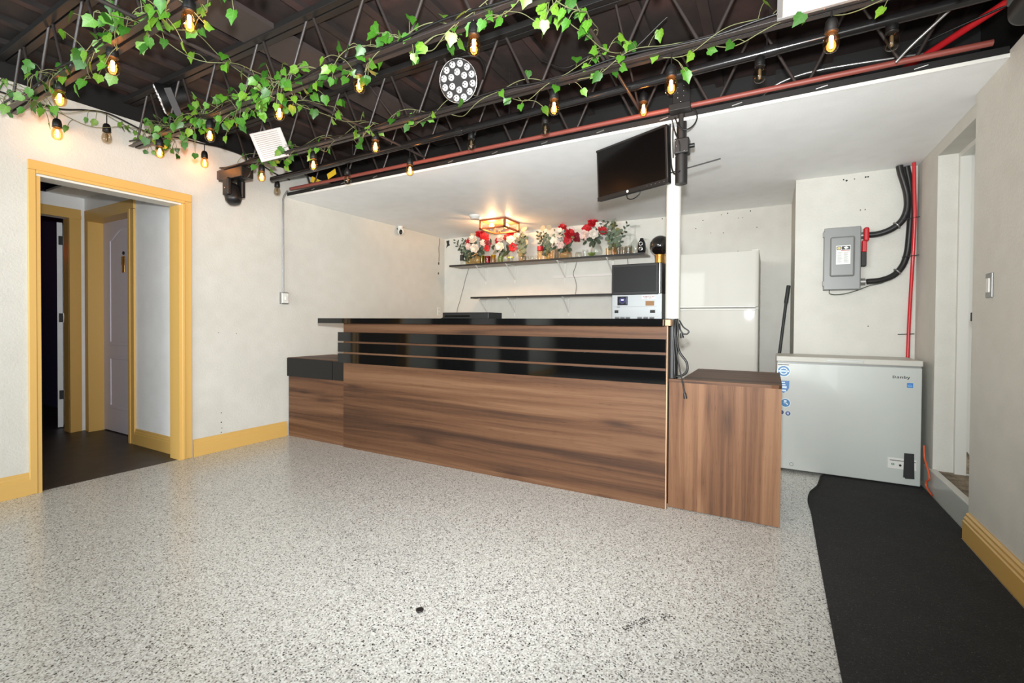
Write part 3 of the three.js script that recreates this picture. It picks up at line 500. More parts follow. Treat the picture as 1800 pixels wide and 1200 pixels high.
{
  const t = thing('disconnect_switch', 'grey electrical switch box with red handle on the boxed out wall', 'switch box', [0, 0, 0]);
  part('enclosure', rb(4.424, 4.655, 1.37, 1.845, 0.85, 0.955, 0.004), mat.greyBox, t);
  const c = part('cover', rb(4.42, 4.65, 1.372, 1.848, 0.953, 0.965, 0.004), mat.greyBox, t);
  part('raised_panel', rb(4.458, 4.614, 1.47, 1.776, 0.955, 0.985, 0.025, 4), mat.greyBox, c);
  part('label_plate', card(4.495, 4.586, 1.562, 1.705, 0.9852), canvasMat(182, 286, (x, w, h) => {
    x.fillStyle = '#d9dad6'; x.fillRect(0, 0, w, h); x.fillStyle = '#1b1a18'; x.fillRect(8, 14, 54, 50); x.fillRect(70, 12, 106, 52); x.fillStyle = '#d8c47c'; x.fillRect(16, 22, 38, 34); x.fillStyle = '#1b1a18'; x.fillRect(30, 34, 10, 10);
    x.fillStyle = '#d9dad6'; x.beginPath(); x.moveTo(96, 30); x.lineTo(130, 14); x.lineTo(160, 40); x.lineTo(120, 60); x.fill(); x.fillStyle = '#b05048'; x.fillRect(60, 74, 116, 9); x.fillStyle = '#8b8c8c'; for (let i = 0; i < 12; i++) { x.fillRect(18, 100 + i * 14, 66 - (i * 13) % 30, 4); x.fillRect(98, 100 + i * 14, 70 - (i * 17) % 36, 4); } }), c);
  for (const y of [1.42, 1.8]) part('hinge', rb(4.412, 4.424, y - 0.02, y + 0.02, 0.94, 0.965, 0.003), mat.greyBox, t);
  const hd = part('handle_base', rb(4.656, 4.69, 1.545, 1.66, 0.89, 0.95, 0.006), mat.black, t);
  part('handle', [rb(4.66, 4.69, 1.65, 1.74, 0.92, 0.965, 0.008), rb(4.668, 4.702, 1.73, 1.835, 0.93, 0.978, 0.014, 4)], mat.red, hd, 'red lever');
  part('hub', [rod([4.655, 1.785, 0.9], [4.69, 1.785, 0.9], 0.026, 0.026, 16), rod([4.655, 1.43, 0.9], [4.69, 1.43, 0.9], 0.026, 0.026, 16)], mat.galv, t);
  part('ground_wire', tube([[4.462, 1.372, 0.93], [4.462, 1.345, 0.93], [4.49, 1.335, 0.93], [4.56, 1.34, 0.92], [4.64, 1.365, 0.9], [4.72, 1.4, 0.88], [4.8, 1.42, 0.87], [4.86, 1.46, 0.87]], 0.003, 50, 5), M({ color: rgb(60, 72, 62), roughness: 0.5 }), t);
  const bm = M({ color: rgb(26, 26, 26), roughness: 0.35 });
  const k1 = solo('black_conduit', 'upper fat black conduit curving up from the switch box', 'conduit', tube([[4.7, 1.785, 0.9], [4.76, 1.787, 0.902], [4.84, 1.815, 0.908], [4.9, 1.87, 0.914], [4.928, 1.95, 0.918], [4.928, 2.05, 0.918], [4.908, 2.15, 0.918], [4.89, 2.22, 0.918], [4.88, 2.276, 0.918]], 0.0225, 60, 14), bm, 'fat black conduits by the switch box');
  const k2 = solo('black_conduit', 'lower fat black conduit curving up from the switch box', 'conduit', tube([[4.7, 1.43, 0.9], [4.78, 1.437, 0.895], [4.86, 1.47, 0.885], [4.91, 1.53, 0.877], [4.94, 1.62, 0.873], [4.955, 1.8, 0.873], [4.96, 2.0, 0.873], [4.95, 2.15, 0.873], [4.93, 2.276, 0.873]], 0.0215, 60, 14), bm, 'fat black conduits by the switch box');
  part('clamp', new THREE.TorusGeometry(0.025, 0.006, 8, 20).rotateY(Math.PI / 2).rotateZ(0.7).translate(4.872, 1.84, 0.911), mat.galv, k1); part('clamp', new THREE.TorusGeometry(0.024, 0.006, 8, 20).rotateY(Math.PI / 2).rotateZ(0.8).translate(4.885, 1.5, 0.881), mat.galv, k2);
  const rp = thing('red_pipe', 'red plastic water pipe running down behind the freezer', 'pipe', [0, 0, 0]);
  part('pipe', tube([[4.956, 2.276, 0.956], [4.96, 2.1, 0.956], [4.966, 1.9, 0.954], [4.964, 1.6, 0.93], [4.962, 1.3, 0.89], [4.96, 1.05, 0.867], [4.957, 0.83, 0.867]], 0.0115, 60, 12), mat.redPipe, rp);
  for (const y of [1.875, 1.6, 1.03]) part('zip_tie', rod([4.9, y, y > 1.5 ? 0.935 : 0.853], [4.99, y + 0.006, y > 1.5 ? 0.972 : 0.883], 0.003), mat.black, rp);
  solo('orange_cord', 'orange extension cord coiled behind the freezer corner', 'cord', tube([[4.964, 0.3, 1.29], [4.966, 0.22, 1.3], [4.968, 0.18, 1.34], [4.972, 0.13, 1.38], [4.972, 0.1, 1.38], [4.968, 0.08, 1.35], [4.966, 0.05, 1.34], [4.97, 0.03, 1.38], [4.972, 0.018, 1.45]], 0.0055, 60, 8), mat.orange);
  solo('broom_handle', 'dark broom handle leaning behind the freezer', 'broom', [rod([4.05, 0, 0.6], [4.185, 1.3, 0.32], 0.0125, 0.0125, 12), rod([4.185, 1.3, 0.32], [4.205, 1.46, 0.285], 0.017, 0.017, 12)], M({ color: rgb(52, 56, 54), roughness: 0.4 }));
}
// floor runner
{
  const t = thing('floor_runner', 'long black ribbed carpet runner along the right wall', 'carpet', [0, 0, 0]);
  const edge = new THREE.CatmullRomCurve3([[4.42, 1.24], [4.392, 1.32], [4.372, 1.45], [4.345, 1.6], [4.295, 1.75], [4.276, 1.9], [4.28, 2.1], [4.275, 2.5], [4.27, 3.0], [4.266, 3.6], [4.262, 5.0], [4.26, 8.0]].map(([x, z]) => V(x, 0, z))).getPoints(70).map((p) => [p.x, p.z]);
  part('pile', shapeFlat([...edge, [4.93, 8.0], [4.93, 2.1], [4.975, 2.08], [4.975, 1.2], [4.45, 1.2]], 0, 0.008), mat.carpet, t);
  part('curled_edge', tube(edge.slice(2, 26).map(([x, z], i) => [x + 0.004, 0.006 + 0.008 * Math.sin(i / 24 * Math.PI), z]), 0.007, 50, 8), mat.carpet, t);
  const cap = thing('metal_disc', 'dark flat disc lying on the speckled floor near the camera', 'disc', [2.904, 0.0, 3.952]);
  part('plate', cyl(0, 0, 0, 0.014, 0.005, 20), mat.black, cap); part('rim', new THREE.TorusGeometry(0.0135, 0.0018, 6, 20).rotateX(Math.PI / 2).translate(0, 0.004, 0), mat.steel, cap);
  const scuff = (pts, spread, n, label) => { const l = []; for (const [x, z] of pts) for (let i = 0; i < n; i++) { const g = new THREE.CircleGeometry(rr(0.0015, 0.0042), 5); g.rotateX(-Math.PI / 2); g.scale(rr(0.8, 2), 1, rr(0.5, 1)); g.rotateY(rr(0, 3)); g.translate(x + rr(-spread, spread), 0.0006 + i * 0.00002, z + rr(-spread, spread)); l.push(g); } solo('floor_scuff', label, 'floor mark', l, M({ color: rgb(58, 52, 45), roughness: 0.8 }), 'dark scuffs on the floor'); };
  scuff([[3.62, 3.66], [3.65, 3.62], [3.665, 3.59]], 0.016, 22, 'row of dark tyre-like scuffs on the near floor');
  scuff([[3.72, 3.53], [3.745, 3.52]], 0.016, 10, 'fainter dark scuff beside the tyre-like scuffs');
  scuff([[2.142, 3.647]], 0.03, 14, 'single dark scuff in the middle of the floor');
  scuff([[1.84, 3.25], [1.9, 3.23]], 0.028, 12, 'dark scuff nearer the bar on the left');
  scuff([[2.0, 3.1], [2.05, 3.08]], 0.022, 9, 'thin dark scuff nearer the bar on the right');
}

// ───────────── TV on its pole ─────────────
{
  const t = thing('television', 'small black flat TV hung from a ceiling pole at the bar end', 'television', [3.268, 2.0985, 2.375]);
  const W = 0.55, H = 0.34, n = new THREE.Vector3(-0.4, -0.06, 0.91).normalize(), up = V(0, 1, 0).addScaledVector(n, -n.y).normalize(), r = new THREE.Vector3().crossVectors(up, n);
  t.quaternion.setFromRotationMatrix(new THREE.Matrix4().makeBasis(r, up, n));
  part('housing', rb(-W / 2, W / 2, -H / 2, H / 2, -0.035, 0, 0.006), mat.blackPlastic, t);
  part('screen', rb(-W / 2 + 0.014, W / 2 - 0.014, -H / 2 + 0.028, H / 2 - 0.014, -0.002, 0.0015, 0.001), mat.screen, t);
  part('bezel', rb(-W / 2, W / 2, -H / 2, -H / 2 + 0.027, -0.001, 0.003, 0.001), mat.blackPlastic, t); part('bezel', rb(-W / 2, W / 2, H / 2 - 0.012, H / 2, -0.001, 0.003, 0.001), mat.blackPlastic, t);
  part('logo', new THREE.CylinderGeometry(0.0085, 0.0085, 0.002, 20).rotateX(Math.PI / 2).translate(-0.02, -H / 2 + 0.014, 0.0035), mat.white, t);
  part('button_dots', [0.13, 0.16, 0.19, 0.22, 0.25].map((x) => new THREE.SphereGeometry(0.0022, 6, 4).translate(x, -H / 2 + 0.014, 0.004)), mat.galv, t);
  part('vesa_plate', rb(-0.06, 0.06, -0.06, 0.06, -0.045, -0.033, 0.003), mat.black, t);
  part('cable_loop', tube([[-0.05, -H / 2 + 0.02, -0.03], [-0.045, -H / 2 - 0.02, -0.025], [0.0, -H / 2 - 0.035, -0.022], [0.05, -H / 2 - 0.015, -0.025], [0.06, -H / 2 + 0.02, -0.03]], 0.0035, 30, 6), mat.blackPlastic, t);
  const p = thing('tv_pole', 'black TV pole mount with perforated plate under the joist', 'mount', [3.592, 1.92, 2.445]);
  part('lower_tube', cyl(0, 0, 0, 0.034, 0.16, 24), mat.blackPaint, p); part('upper_tube', cyl(0, 0.16, 0, 0.028, 0.3, 24), mat.blackPaint, p);
  part('collar', rb(-0.036, 0.045, 0.17, 0.26, -0.036, 0.036, 0.008), mat.blackPaint, p);
  part('knob', rod([0.045, 0.215, 0.0], [0.072, 0.215, 0.0], 0.013, 0.013, 12), mat.blackPlastic, p);
  const pl = part('perforated_plate', rb(-0.05, 0.045, 0.44, 0.62, 0.01, 0.016, 0.002), mat.blackPaint, p);
  part('bolt', [[-0.022, 0.5], [-0.022, 0.53], [-0.022, 0.56], [0.012, 0.505], [0.012, 0.535], [0.012, 0.565], [-0.005, 0.475]].map(([x, y]) => new THREE.SphereGeometry(0.0042, 8, 6).translate(x, y, 0.017)), mat.chrome, pl);
  part('joist_clamp', rb(-0.06, 0.06, 0.40, 0.44, -0.03, 0.09, 0.004), mat.blackPaint, p);
  part('swing_arm', [rb(-0.13, -0.02, 0.16, 0.185, -0.085, -0.055, 0.005), rod([-0.02, 0.172, -0.07], [-0.005, 0.19, -0.03], 0.014), rb(-0.26, -0.12, 0.16, 0.185, -0.085, -0.06, 0.005), rod([-0.24, 0.172, -0.075], [-0.298, 0.18, -0.116], 0.012)], mat.blackPaint, p);
  part('bolt', [[-0.022, 0.215], [-0.03, 0.245], [0.02, 0.18]].map(([x, y]) => new THREE.SphereGeometry(0.005, 8, 6).translate(x, y, 0.036)), mat.chrome, p);
  solo('thin_antenna', 'thin black rod sticking out sideways from the TV pole', 'antenna', rod([3.5, 2.005, 2.4], [3.80, 2.045, 2.41], 0.004), mat.blackPlastic);
  solo('tv_cable', 'bunch of black cables looping around the TV pole', 'cable', [
    tube([[3.53, 2.33, 2.46], [3.525, 2.2, 2.44], [3.53, 2.08, 2.43], [3.535, 2.03, 2.43], [3.55, 1.99, 2.44], [3.57, 1.98, 2.46], [3.59, 1.985, 2.485]], 0.0045, 50, 6),
    tube([[3.545, 2.33, 2.45], [3.54, 2.2, 2.43], [3.542, 2.09, 2.42]], 0.004, 30, 6),
    tube([[3.54, 2.30, 2.47], [3.56, 2.22, 2.47], [3.585, 2.15, 2.48], [3.59, 2.1, 2.48]], 0.004, 30, 6),
    tube([[3.56, 2.30, 2.485], [3.585, 2.24, 2.49], [3.62, 2.215, 2.49], [3.66, 2.235, 2.48], [3.68, 2.28, 2.475], [3.66, 2.33, 2.475], [3.63, 2.335, 2.475]], 0.0045, 50, 6)], mat.blackPlastic);
  solo('bar_cable', 'tangle of black power cables hanging at the bar end', 'cable', [
    tube([[3.55, 1.12, 2.41], [3.56, 1.05, 2.42], [3.555, 0.98, 2.42], [3.56, 0.9, 2.42], [3.565, 0.8, 2.43], [3.57, 0.775, 2.44]], 0.006, 40, 7),
    tube([[3.57, 1.125, 2.41], [3.58, 1.07, 2.42], [3.575, 1.0, 2.425], [3.59, 0.93, 2.42], [3.63, 0.87, 2.42], [3.632, 0.82, 2.42], [3.6, 0.79, 2.42], [3.56, 0.785, 2.42]], 0.007, 60, 7),
    tube([[3.585, 1.12, 2.41], [3.61, 1.08, 2.42], [3.64, 1.055, 2.42], [3.632, 1.04, 2.42], [3.61, 1.04, 2.42], [3.595, 1.06, 2.42], [3.585, 1.1, 2.41]], 0.0045, 50, 6),
    tube([[3.565, 1.12, 2.415], [3.57, 1.0, 2.44], [3.575, 0.95, 2.45], [3.59, 0.87, 2.455], [3.61, 0.77, 2.453], [3.62, 0.72, 2.449], [3.626, 0.69, 2.449]], 0.0042, 60, 6),
    rod([3.626, 0.692, 2.45], [3.63, 0.662, 2.45], 0.008, 0.01, 10), rod([3.598, 1.045, 2.42], [3.604, 1.015, 2.42], 0.008, 0.011, 8)], mat.blackPlastic);
}
// ───────────── shelves ─────────────
const SH = 1.858;
function shelf(label, x0, x1, y, d, brackets) {
  const t = thing('wall_shelf', label, 'shelf', [0, 0, 0], 'black edged wall shelves');
  part('board', bx(x0, x1, y - 0.018, y, 0, d - 0.004), M({ color: rgb(158, 150, 142), roughness: 0.5 }), t); part('black_edge', rb(x0, x1, y - 0.02, y + 0.002, d - 0.004, d, 0.001), mat.black, t);
  for (const x of brackets) part('bracket', [rb(x - 0.009, x + 0.009, y - 0.027, y - 0.018, 0, d - 0.03, 0.002), rb(x - 0.009, x + 0.009, y - 0.25, y - 0.02, 0, 0.008, 0.002), rod([x, y - 0.028, d - 0.05], [x, y - 0.2, 0.008], 0.007, 0.007, 8)], mat.white, t);
}
shelf('upper wall shelf crowded with flowers and glasses', 0.3, 2.875, SH, 0.29, [0.7, 1.15, 1.85, 2.45]);
shelf('lower empty wall shelf behind the bar', 0.61, 2.72, 1.432, 0.24, [0.72, 1.15, 1.9]);
solo('cable_raceway', 'grey strip stuck on the back wall between the shelves', 'raceway', rb(1.69, 2.6, 1.655, 1.69, 0, 0.012, 0.003), M({ color: rgb(205, 200, 194), roughness: 0.5 }));
solo('wall_wire', 'thin wire hanging from the left end of the upper shelf', 'wire', tube([[0.42, 1.84, 0.012], [0.4, 1.78, 0.01], [0.37, 1.7, 0.012], [0.34, 1.6, 0.01], [0.31, 1.5, 0.012], [0.27, 1.38, 0.01], [0.24, 1.3, 0.012], [0.22, 1.2, 0.01]], 0.0035, 50, 5), M({ color: rgb(120, 112, 104), roughness: 0.6 }));
solo('wall_wire', 'thin wire between the two shelves at the middle', 'wire', tube([[2.0, 1.838, 0.012], [1.985, 1.78, 0.012], [1.96, 1.7, 0.016], [1.985, 1.62, 0.012], [2.0, 1.55, 0.012], [1.985, 1.434, 0.012]], 0.0035, 50, 5), M({ color: rgb(110, 102, 94), roughness: 0.6 }));
solo('wall_wire', 'short wire dropping behind the ice machine top', 'wire', tube([[2.62, 1.838, 0.02], [2.63, 1.75, 0.02], [2.62, 1.7, 0.02], [2.64, 1.5, 0.02]], 0.0035, 30, 5), M({ color: rgb(90, 84, 80), roughness: 0.6 }));

// back counter (mostly hidden by the bar), ice machine, till, globe
{
  const b = thing('back_counter', 'low white counter against the back wall under the ice machine', 'counter', [0, 0, 0]);
  part('body', bx(0.9, 3.2, 0, 0.86, 0.03, 0.62), mat.white, b); part('top', rb(0.88, 3.22, 0.86, 0.9, 0.02, 0.66, 0.004), mat.blackLam, b);
  const t = thing('ice_machine', 'steel ice machine with black upper door and blue display', 'ice machine', [2.62, 0.9, 0.1]);
  const F = 0.5, W = 0.505;
  part('body', rb(0, W, 0, 0.5, 0, F, 0.006), mat.silver, t);
  part('upper_housing', rb(0, W, 0.5, 0.805, 0, F - 0.01, 0.006), mat.blackPlastic, t);
  part('bin_door', rb(0.0, W - 0.035, 0.49, 0.802, F - 0.01, F + 0.012, 0.006), mat.blackLam, t);
  part('door_inset', rb(0.02, W - 0.06, 0.52, 0.775, F + 0.01, F + 0.0145, 0.003), P({ color: rgb(20, 20, 20), roughness: 0.4, specularIntensity: 0.4 }), t);
  part('side_rail', rb(W - 0.03, W - 0.018, 0.5, 0.8, F - 0.012, F + 0.008, 0.003), mat.chrome, t);
  part('seam', bx(0.02, W - 0.05, 0.368, 0.371, F - 0.001, F + 0.001), mat.greyBox, t);
  part('display', card(0.06, 0.165, 0.385, 0.475, F, 0.004), canvasMat(160, 140, (x, w, h) => { x.fillStyle = '#15161a'; x.fillRect(0, 0, w, h); x.fillStyle = '#3b3d55'; x.beginPath(); x.ellipse(78, 68, 56, 50, 0, 0, 7); x.fill(); x.fillStyle = '#1c1a6a'; x.beginPath(); x.arc(78, 60, 34, 0, 7); x.fill(); x.fillStyle = '#e8e6ff'; x.fillRect(56, 44, 44, 24); x.fillStyle = '#55586a'; x.fillRect(132, 10, 20, 116); }, { roughness: 0.35, specularIntensity: 0.25 }), t, 'dark display with a glowing blue dial');
  part('brand_plate', card(0.31, 0.44, 0.445, 0.485, F, 0.002), canvasMat(260, 80, (x, w, h) => { x.fillStyle = '#ece4e2'; x.fillRect(0, 0, w, h); x.fillStyle = '#5a2a30'; x.font = 'bold 40px sans-serif'; x.textAlign = 'center'; x.fillText('HOBOTYTAR', w / 2, 46); x.fillStyle = '#55504c'; x.fillRect(40, 58, 70, 8); x.fillRect(130, 58, 60, 8); }), t);
  part('copper_label', card(0.345, 0.43, 0.378, 0.425, F, 0.002), M({ color: rgb(150, 108, 62), roughness: 0.5 }), t);
  part('latch_slot', [rb(0.03, 0.07, 0.305, 0.335, F - 0.002, F + 0.002, 0.002), rb(0.39, 0.44, 0.305, 0.335, F - 0.002, F + 0.002, 0.002), rb(0.055, 0.085, 0.364, 0.369, F - 0.001, F + 0.003, 0.001)], mat.black, t);
  const v = []; for (const x of [0.035, 0.09, 0.145, 0.265, 0.325, 0.385]) for (let i = 0; i < 6; i++) v.push(bx(x, x + 0.047, 0.26 - i * 0.012, 0.266 - i * 0.012, F - 0.001, F + 0.0015));
  part('vent_slots', v, mat.black, t);
  const tl = thing('cash_till', 'low black till lying on the bar counter', 'till', [1.9, 1.128, 2.12]);
  part('body', rb(-0.225, 0.225, 0, 0.052, -0.11, 0.1, 0.004), mat.blackPlastic, tl); part('sloping_keypad', (() => { const g = new THREE.ExtrudeGeometry(new THREE.Shape([[0, 0], [0.08, 0], [0.08, 0.03]].map((p) => new THREE.Vector2(...p))), { depth: 0.16, bevelEnabled: false }); g.translate(-0.285, 0, -0.1); return g; })(), mat.blackPlastic, tl);
  part('screen', rb(-0.2, 0.05, 0.016, 0.03, 0.098, 0.103, 0.002), mat.screen, tl);
  const g = thing('dark_globe', 'black glossy globe on a gold stand above the ice machine', 'globe', [3.065, 1.705, 0.42]);
  part('stand', [cyl(0, 0, 0, 0.062, 0.012, 28), cyl(0, 0.012, 0, 0.05, 0.075, 28), cyl(0, 0.087, 0, 0.056, 0.01, 28)], mat.gold, g); part('sphere', new THREE.SphereGeometry(0.102, 36, 24).translate(0, 0.193, 0), P({ color: rgb(20, 17, 17), roughness: 0.06, clearcoat: 1 }), g);
}
// ───────────── glassware ─────────────
const GM = { clear: glassTint(250, 251, 250), smoke: glassTint(234, 231, 226), amber: glassTint(252, 244, 231), lime: glassTint(222, 218, 120), yellow: glassTint(240, 222, 110), red: glassTint(214, 90, 90), brown: glassTint(250, 243, 226), green: glassTint(228, 238, 208) };
const prof = { // outer profile in unit width/height, open at top unless closed by design
  tumbler: [[0, 0], [0.40, 0], [0.43, 0.03], [0.47, 0.6], [0.5, 1], [0.47, 0.99], [0.43, 0.5], [0.38, 0.08], [0, 0.07]],
  inverted: [[0, 1], [0.38, 1], [0.42, 0.97], [0.46, 0.5], [0.5, 0], [0.47, 0.01], [0.42, 0.5], [0.36, 0.9], [0, 0.92]],
  vase: [[0, 0], [0.32, 0], [0.46, 0.12], [0.5, 0.35], [0.42, 0.62], [0.27, 0.8], [0.3, 0.92], [0.36, 1], [0.33, 1], [0.24, 0.8], [0.39, 0.6], [0.46, 0.35], [0.4, 0.12], [0, 0.06]],
  round: [[0, 0], [0.3, 0], [0.48, 0.18], [0.5, 0.4], [0.38, 0.62], [0.2, 0.75], [0.18, 0.9], [0.24, 1], [0.21, 1], [0.15, 0.88], [0.17, 0.74], [0.35, 0.6], [0.46, 0.4], [0.44, 0.2], [0, 0.06]],
  goblet: [[0, 1], [0.48, 1], [0.5, 0.985], [0.1, 0.95], [0.07, 0.9], [0.1, 0.8], [0.07, 0.72], [0.1, 0.62], [0.14, 0.55], [0.36, 0.4], [0.42, 0.2], [0.4, 0], [0.38, 0], [0.39, 0.2], [0.33, 0.38], [0.1, 0.52], [0, 0.53]],
  bowl: [[0, 0], [0.2, 0], [0.22, 0.06], [0.4, 0.4], [0.5, 1], [0.47, 1], [0.36, 0.42], [0.16, 0.12], [0, 0.1]],
};
function glassware(name, label, cat, x, z, w, h, shape, m, y = SH + 0.001, extra) {
  const t = thing(name, label, cat, [x, y, z], 'glassware on the upper shelf');
  part('glass_body', lathe(prof[shape].map(([a, b]) => [a * w, b * h]), 0, 0, 0, 22), m, t); if (extra) extra(t, w, h); return t;
}
const rim = (m, f = 0.72) => (t, w, h) => part('coloured_band', lathe([[0.485 * w, f * h], [0.505 * w, h], [0.507 * w, h], [0.49 * w, f * h]], 0, 0, 0, 22), m, t);
const base = (m) => (t, w, h) => part('thick_base', cyl(0, 0.003, 0, 0.4 * w, 0.06 * h, 20), m, t);
const xAt = (px) => 0.47 + (px - 818) * (2.87 - 0.47) / (1142 - 818);   // place along the shelf front
{ const t = thing('spice_grinder', 'small clear grinder with black top at the shelf end', 'grinder', [xAt(818), SH + 0.001, 0.24], 'glassware on the upper shelf'); part('jar', lathe([[0, 0], [0.024, 0], [0.026, 0.05], [0.022, 0.066], [0.02, 0.066], [0.022, 0.05], [0, 0.006]]), GM.clear, t); part('black_cap', cyl(0, 0.062, 0, 0.026, 0.072, 20, 0.024), mat.black, t); }
glassware('glass_vase', 'rounded clear vase holding the leftmost greenery', 'vase', xAt(831), 0.2, 0.115, 0.13, 'vase', GM.brown);
glassware('glass_vase', 'amber vase tied with twine under the left red flowers', 'vase', xAt(849), 0.22, 0.11, 0.165, 'vase', GM.brown, undefined, (t, w, h) => { part('twine', [new THREE.TorusGeometry(0.032, 0.005, 6, 20).rotateX(Math.PI / 2).translate(0, h * 0.8, 0), rod([0, h * 0.8, 0.03], [-0.05, h * 0.62, 0.055], 0.004)], M({ color: rgb(206, 158, 104), roughness: 0.9 }), t); });
glassware('tumbler', 'short lime green tumbler beside the twine vase', 'glass', xAt(861), 0.24, 0.068, 0.105, 'tumbler', GM.lime);
glassware('candle_glass', 'dark red candle glass between two yellow tumblers', 'glass', xAt(873), 0.245, 0.082, 0.09, 'tumbler', GM.red, undefined, (t, w, h) => part('red_wax', cyl(0, 0.008, 0, 0.41 * w, 0.75 * h, 20), M({ color: rgb(150, 22, 30), roughness: 0.5 }), t));
glassware('tumbler', 'yellow tumbler right of the red candle glass', 'glass', xAt(881), 0.2, 0.066, 0.11, 'tumbler', GM.yellow);
glassware('dessert_bowl', 'small clear footed bowl right of the yellow tumbler', 'bowl', xAt(890), 0.25, 0.08, 0.06, 'bowl', GM.clear);
glassware('bottle_vase', 'round clear bottle vase under the second red flowers', 'vase', xAt(904), 0.17, 0.13, 0.165, 'round', GM.clear);
glassware('tumbler', 'short pale green glass in front of the bottle vase', 'glass', xAt(900), 0.26, 0.07, 0.075, 'tumbler', GM.green);
glassware('tumbler', 'short glass with a lime rim', 'glass', xAt(919), 0.25, 0.075, 0.06, 'tumbler', GM.clear, undefined, rim(M({ color: rgb(176, 186, 70), roughness: 0.3 }), 0.8));
glassware('glass_vase', 'amber brown vase holding the second greenery', 'vase', xAt(937), 0.2, 0.09, 0.15, 'vase', GM.amber);
glassware('tumbler', 'small smoky tumbler beside the amber brown vase', 'glass', xAt(945), 0.25, 0.05, 0.06, 'tumbler', GM.smoke);
['first small upturned glass left of the red topped tumbler', 'second small upturned glass left of the red topped tumbler', 'third small upturned glass, touching the red topped tumbler'].forEach((l, i) => glassware('shot_glass', l, 'glass', xAt(951 + i * 8), 0.25, 0.05, 0.055, 'inverted', GM.clear, undefined, base(GM.smoke)));
glassware('tall_tumbler', 'tall clear tumbler with a red top band', 'glass', xAt(973), 0.24, 0.07, 0.165, 'tumbler', GM.amber, undefined, rim(M({ color: rgb(176, 30, 38), roughness: 0.3 }), 0.68));
glassware('glass_vase', 'wide brown vase holding the middle greenery', 'vase', xAt(985), 0.2, 0.1, 0.13, 'vase', GM.brown);
glassware('tall_tumbler', 'amber highball glass right of the wide brown vase', 'glass', xAt(994), 0.25, 0.05, 0.1, 'tumbler', GM.amber);
glassware('tall_tumbler', 'clear highball glass with smoky top', 'glass', xAt(1000), 0.2, 0.06, 0.125, 'inverted', GM.smoke);
glassware('round_vase', 'big ribbed amber bowl vase under the middle flowers', 'vase', xAt(1014), 0.17, 0.16, 0.14, 'round', GM.amber);
glassware('shot_glass', 'low upturned glass right of the ribbed amber bowl', 'glass', xAt(1025), 0.25, 0.07, 0.06, 'inverted', GM.clear);
glassware('tumbler', 'clear stubby tumbler left of the carafe', 'glass', xAt(1040), 0.24, 0.085, 0.06, 'inverted', GM.clear);
glassware('tumbler', 'clear tumbler just left of the flower carafe', 'glass', xAt(1050), 0.22, 0.07, 0.085, 'tumbler', GM.clear);
glassware('glass_carafe', 'clear round carafe holding the right hand flowers', 'vase', xAt(1066), 0.18, 0.14, 0.2, 'round', GM.clear);
glassware('dessert_bowl', 'low clear bowl in front of the carafe', 'bowl', xAt(1062), 0.26, 0.09, 0.04, 'bowl', GM.green);
glassware('glass_vase', 'amber vase holding the tall right hand greenery', 'vase', xAt(1093), 0.15, 0.09, 0.15, 'vase', GM.amber);
['first amber ribbed tumbler right of the carafe', 'second amber ribbed tumbler right of the carafe', 'third amber ribbed tumbler right of the carafe', 'fourth amber ribbed tumbler, beside the upturned goblets'].forEach((l, i) => glassware('ribbed_tumbler', l, 'glass', xAt(1087 + i * 8), 0.24, 0.055, 0.085, 'tumbler', i < 2 ? GM.amber : GM.smoke));
glassware('wine_goblet', 'upturned clear goblet on the left of the goblet group', 'glass', xAt(1116), 0.12, 0.1, 0.235, 'goblet', GM.clear);
glassware('wine_goblet', 'tallest upturned clear goblet', 'glass', xAt(1126), 0.2, 0.115, 0.31, 'goblet', GM.clear);
glassware('wine_goblet', 'upturned clear goblet at the right shelf end', 'glass', xAt(1137), 0.12, 0.1, 0.17, 'goblet', GM.clear);
glassware('tumbler', 'stout clear tumbler in front of the goblets', 'glass', xAt(1119), 0.26, 0.07, 0.085, 'tumbler', GM.smoke);
{ const t = thing('dark_bottle', 'squat black patterned decanter at the right shelf end', 'bottle', [2.83, SH + 0.001, 0.22], 'glassware on the upper shelf'); part('body', lathe([[0, 0], [0.04, 0], [0.045, 0.05], [0.04, 0.11], [0.02, 0.15], [0.018, 0.165], [0, 0.165]]), P({ color: rgb(24, 24, 26), roughness: 0.12 }), t); part('raised_rings', [new THREE.TorusGeometry(0.018, 0.005, 8, 16).translate(0, 0.1, 0.04), new THREE.TorusGeometry(0.018, 0.005, 8, 16).translate(0, 0.045, 0.044)], mat.chrome, t); }
// bouquets
function petalFlower(r, n, layers, cup) { // rose or poinsettia like head facing +z
  const l = [];
  for (let k = 0; k < layers; k++) for (let i = 0; i < n; i++) {
    const g = new THREE.CircleGeometry(r * (0.6 - 0.13 * k), 7); const p = g.attributes.position;
    for (let q = 0; q < p.count; q++) { const x = p.getX(q), y = p.getY(q); p.setXYZ(q, x * 0.75, y + r * 0.42 * (1 - 0.25 * k), cup * (y + r * 0.6) * (0.6 + 0.5 * k) - x * x * 6 + k * r * 0.12); }
    g.computeVertexNormals(); g.rotateZ(i / n * 6.283 + k * 0.5); l.push(g);
  }
  l.push(new THREE.SphereGeometry(r * 0.22, 8, 6).translate(0, 0, r * 0.3 * (0.6 + cup))); return merge(l);
}
const flowerGeo = { rose: petalFlower(0.05, 6, 3, 0.75), star: petalFlower(0.052, 6, 2, 0.25) };
const fm = { red: M({ color: rgb(172, 18, 28), roughness: 0.6 }), deep: M({ color: rgb(120, 20, 34), roughness: 0.6 }), white: M({ color: rgb(214, 206, 192), roughness: 0.7 }), pink: M({ color: rgb(212, 188, 178), roughness: 0.7 }) };
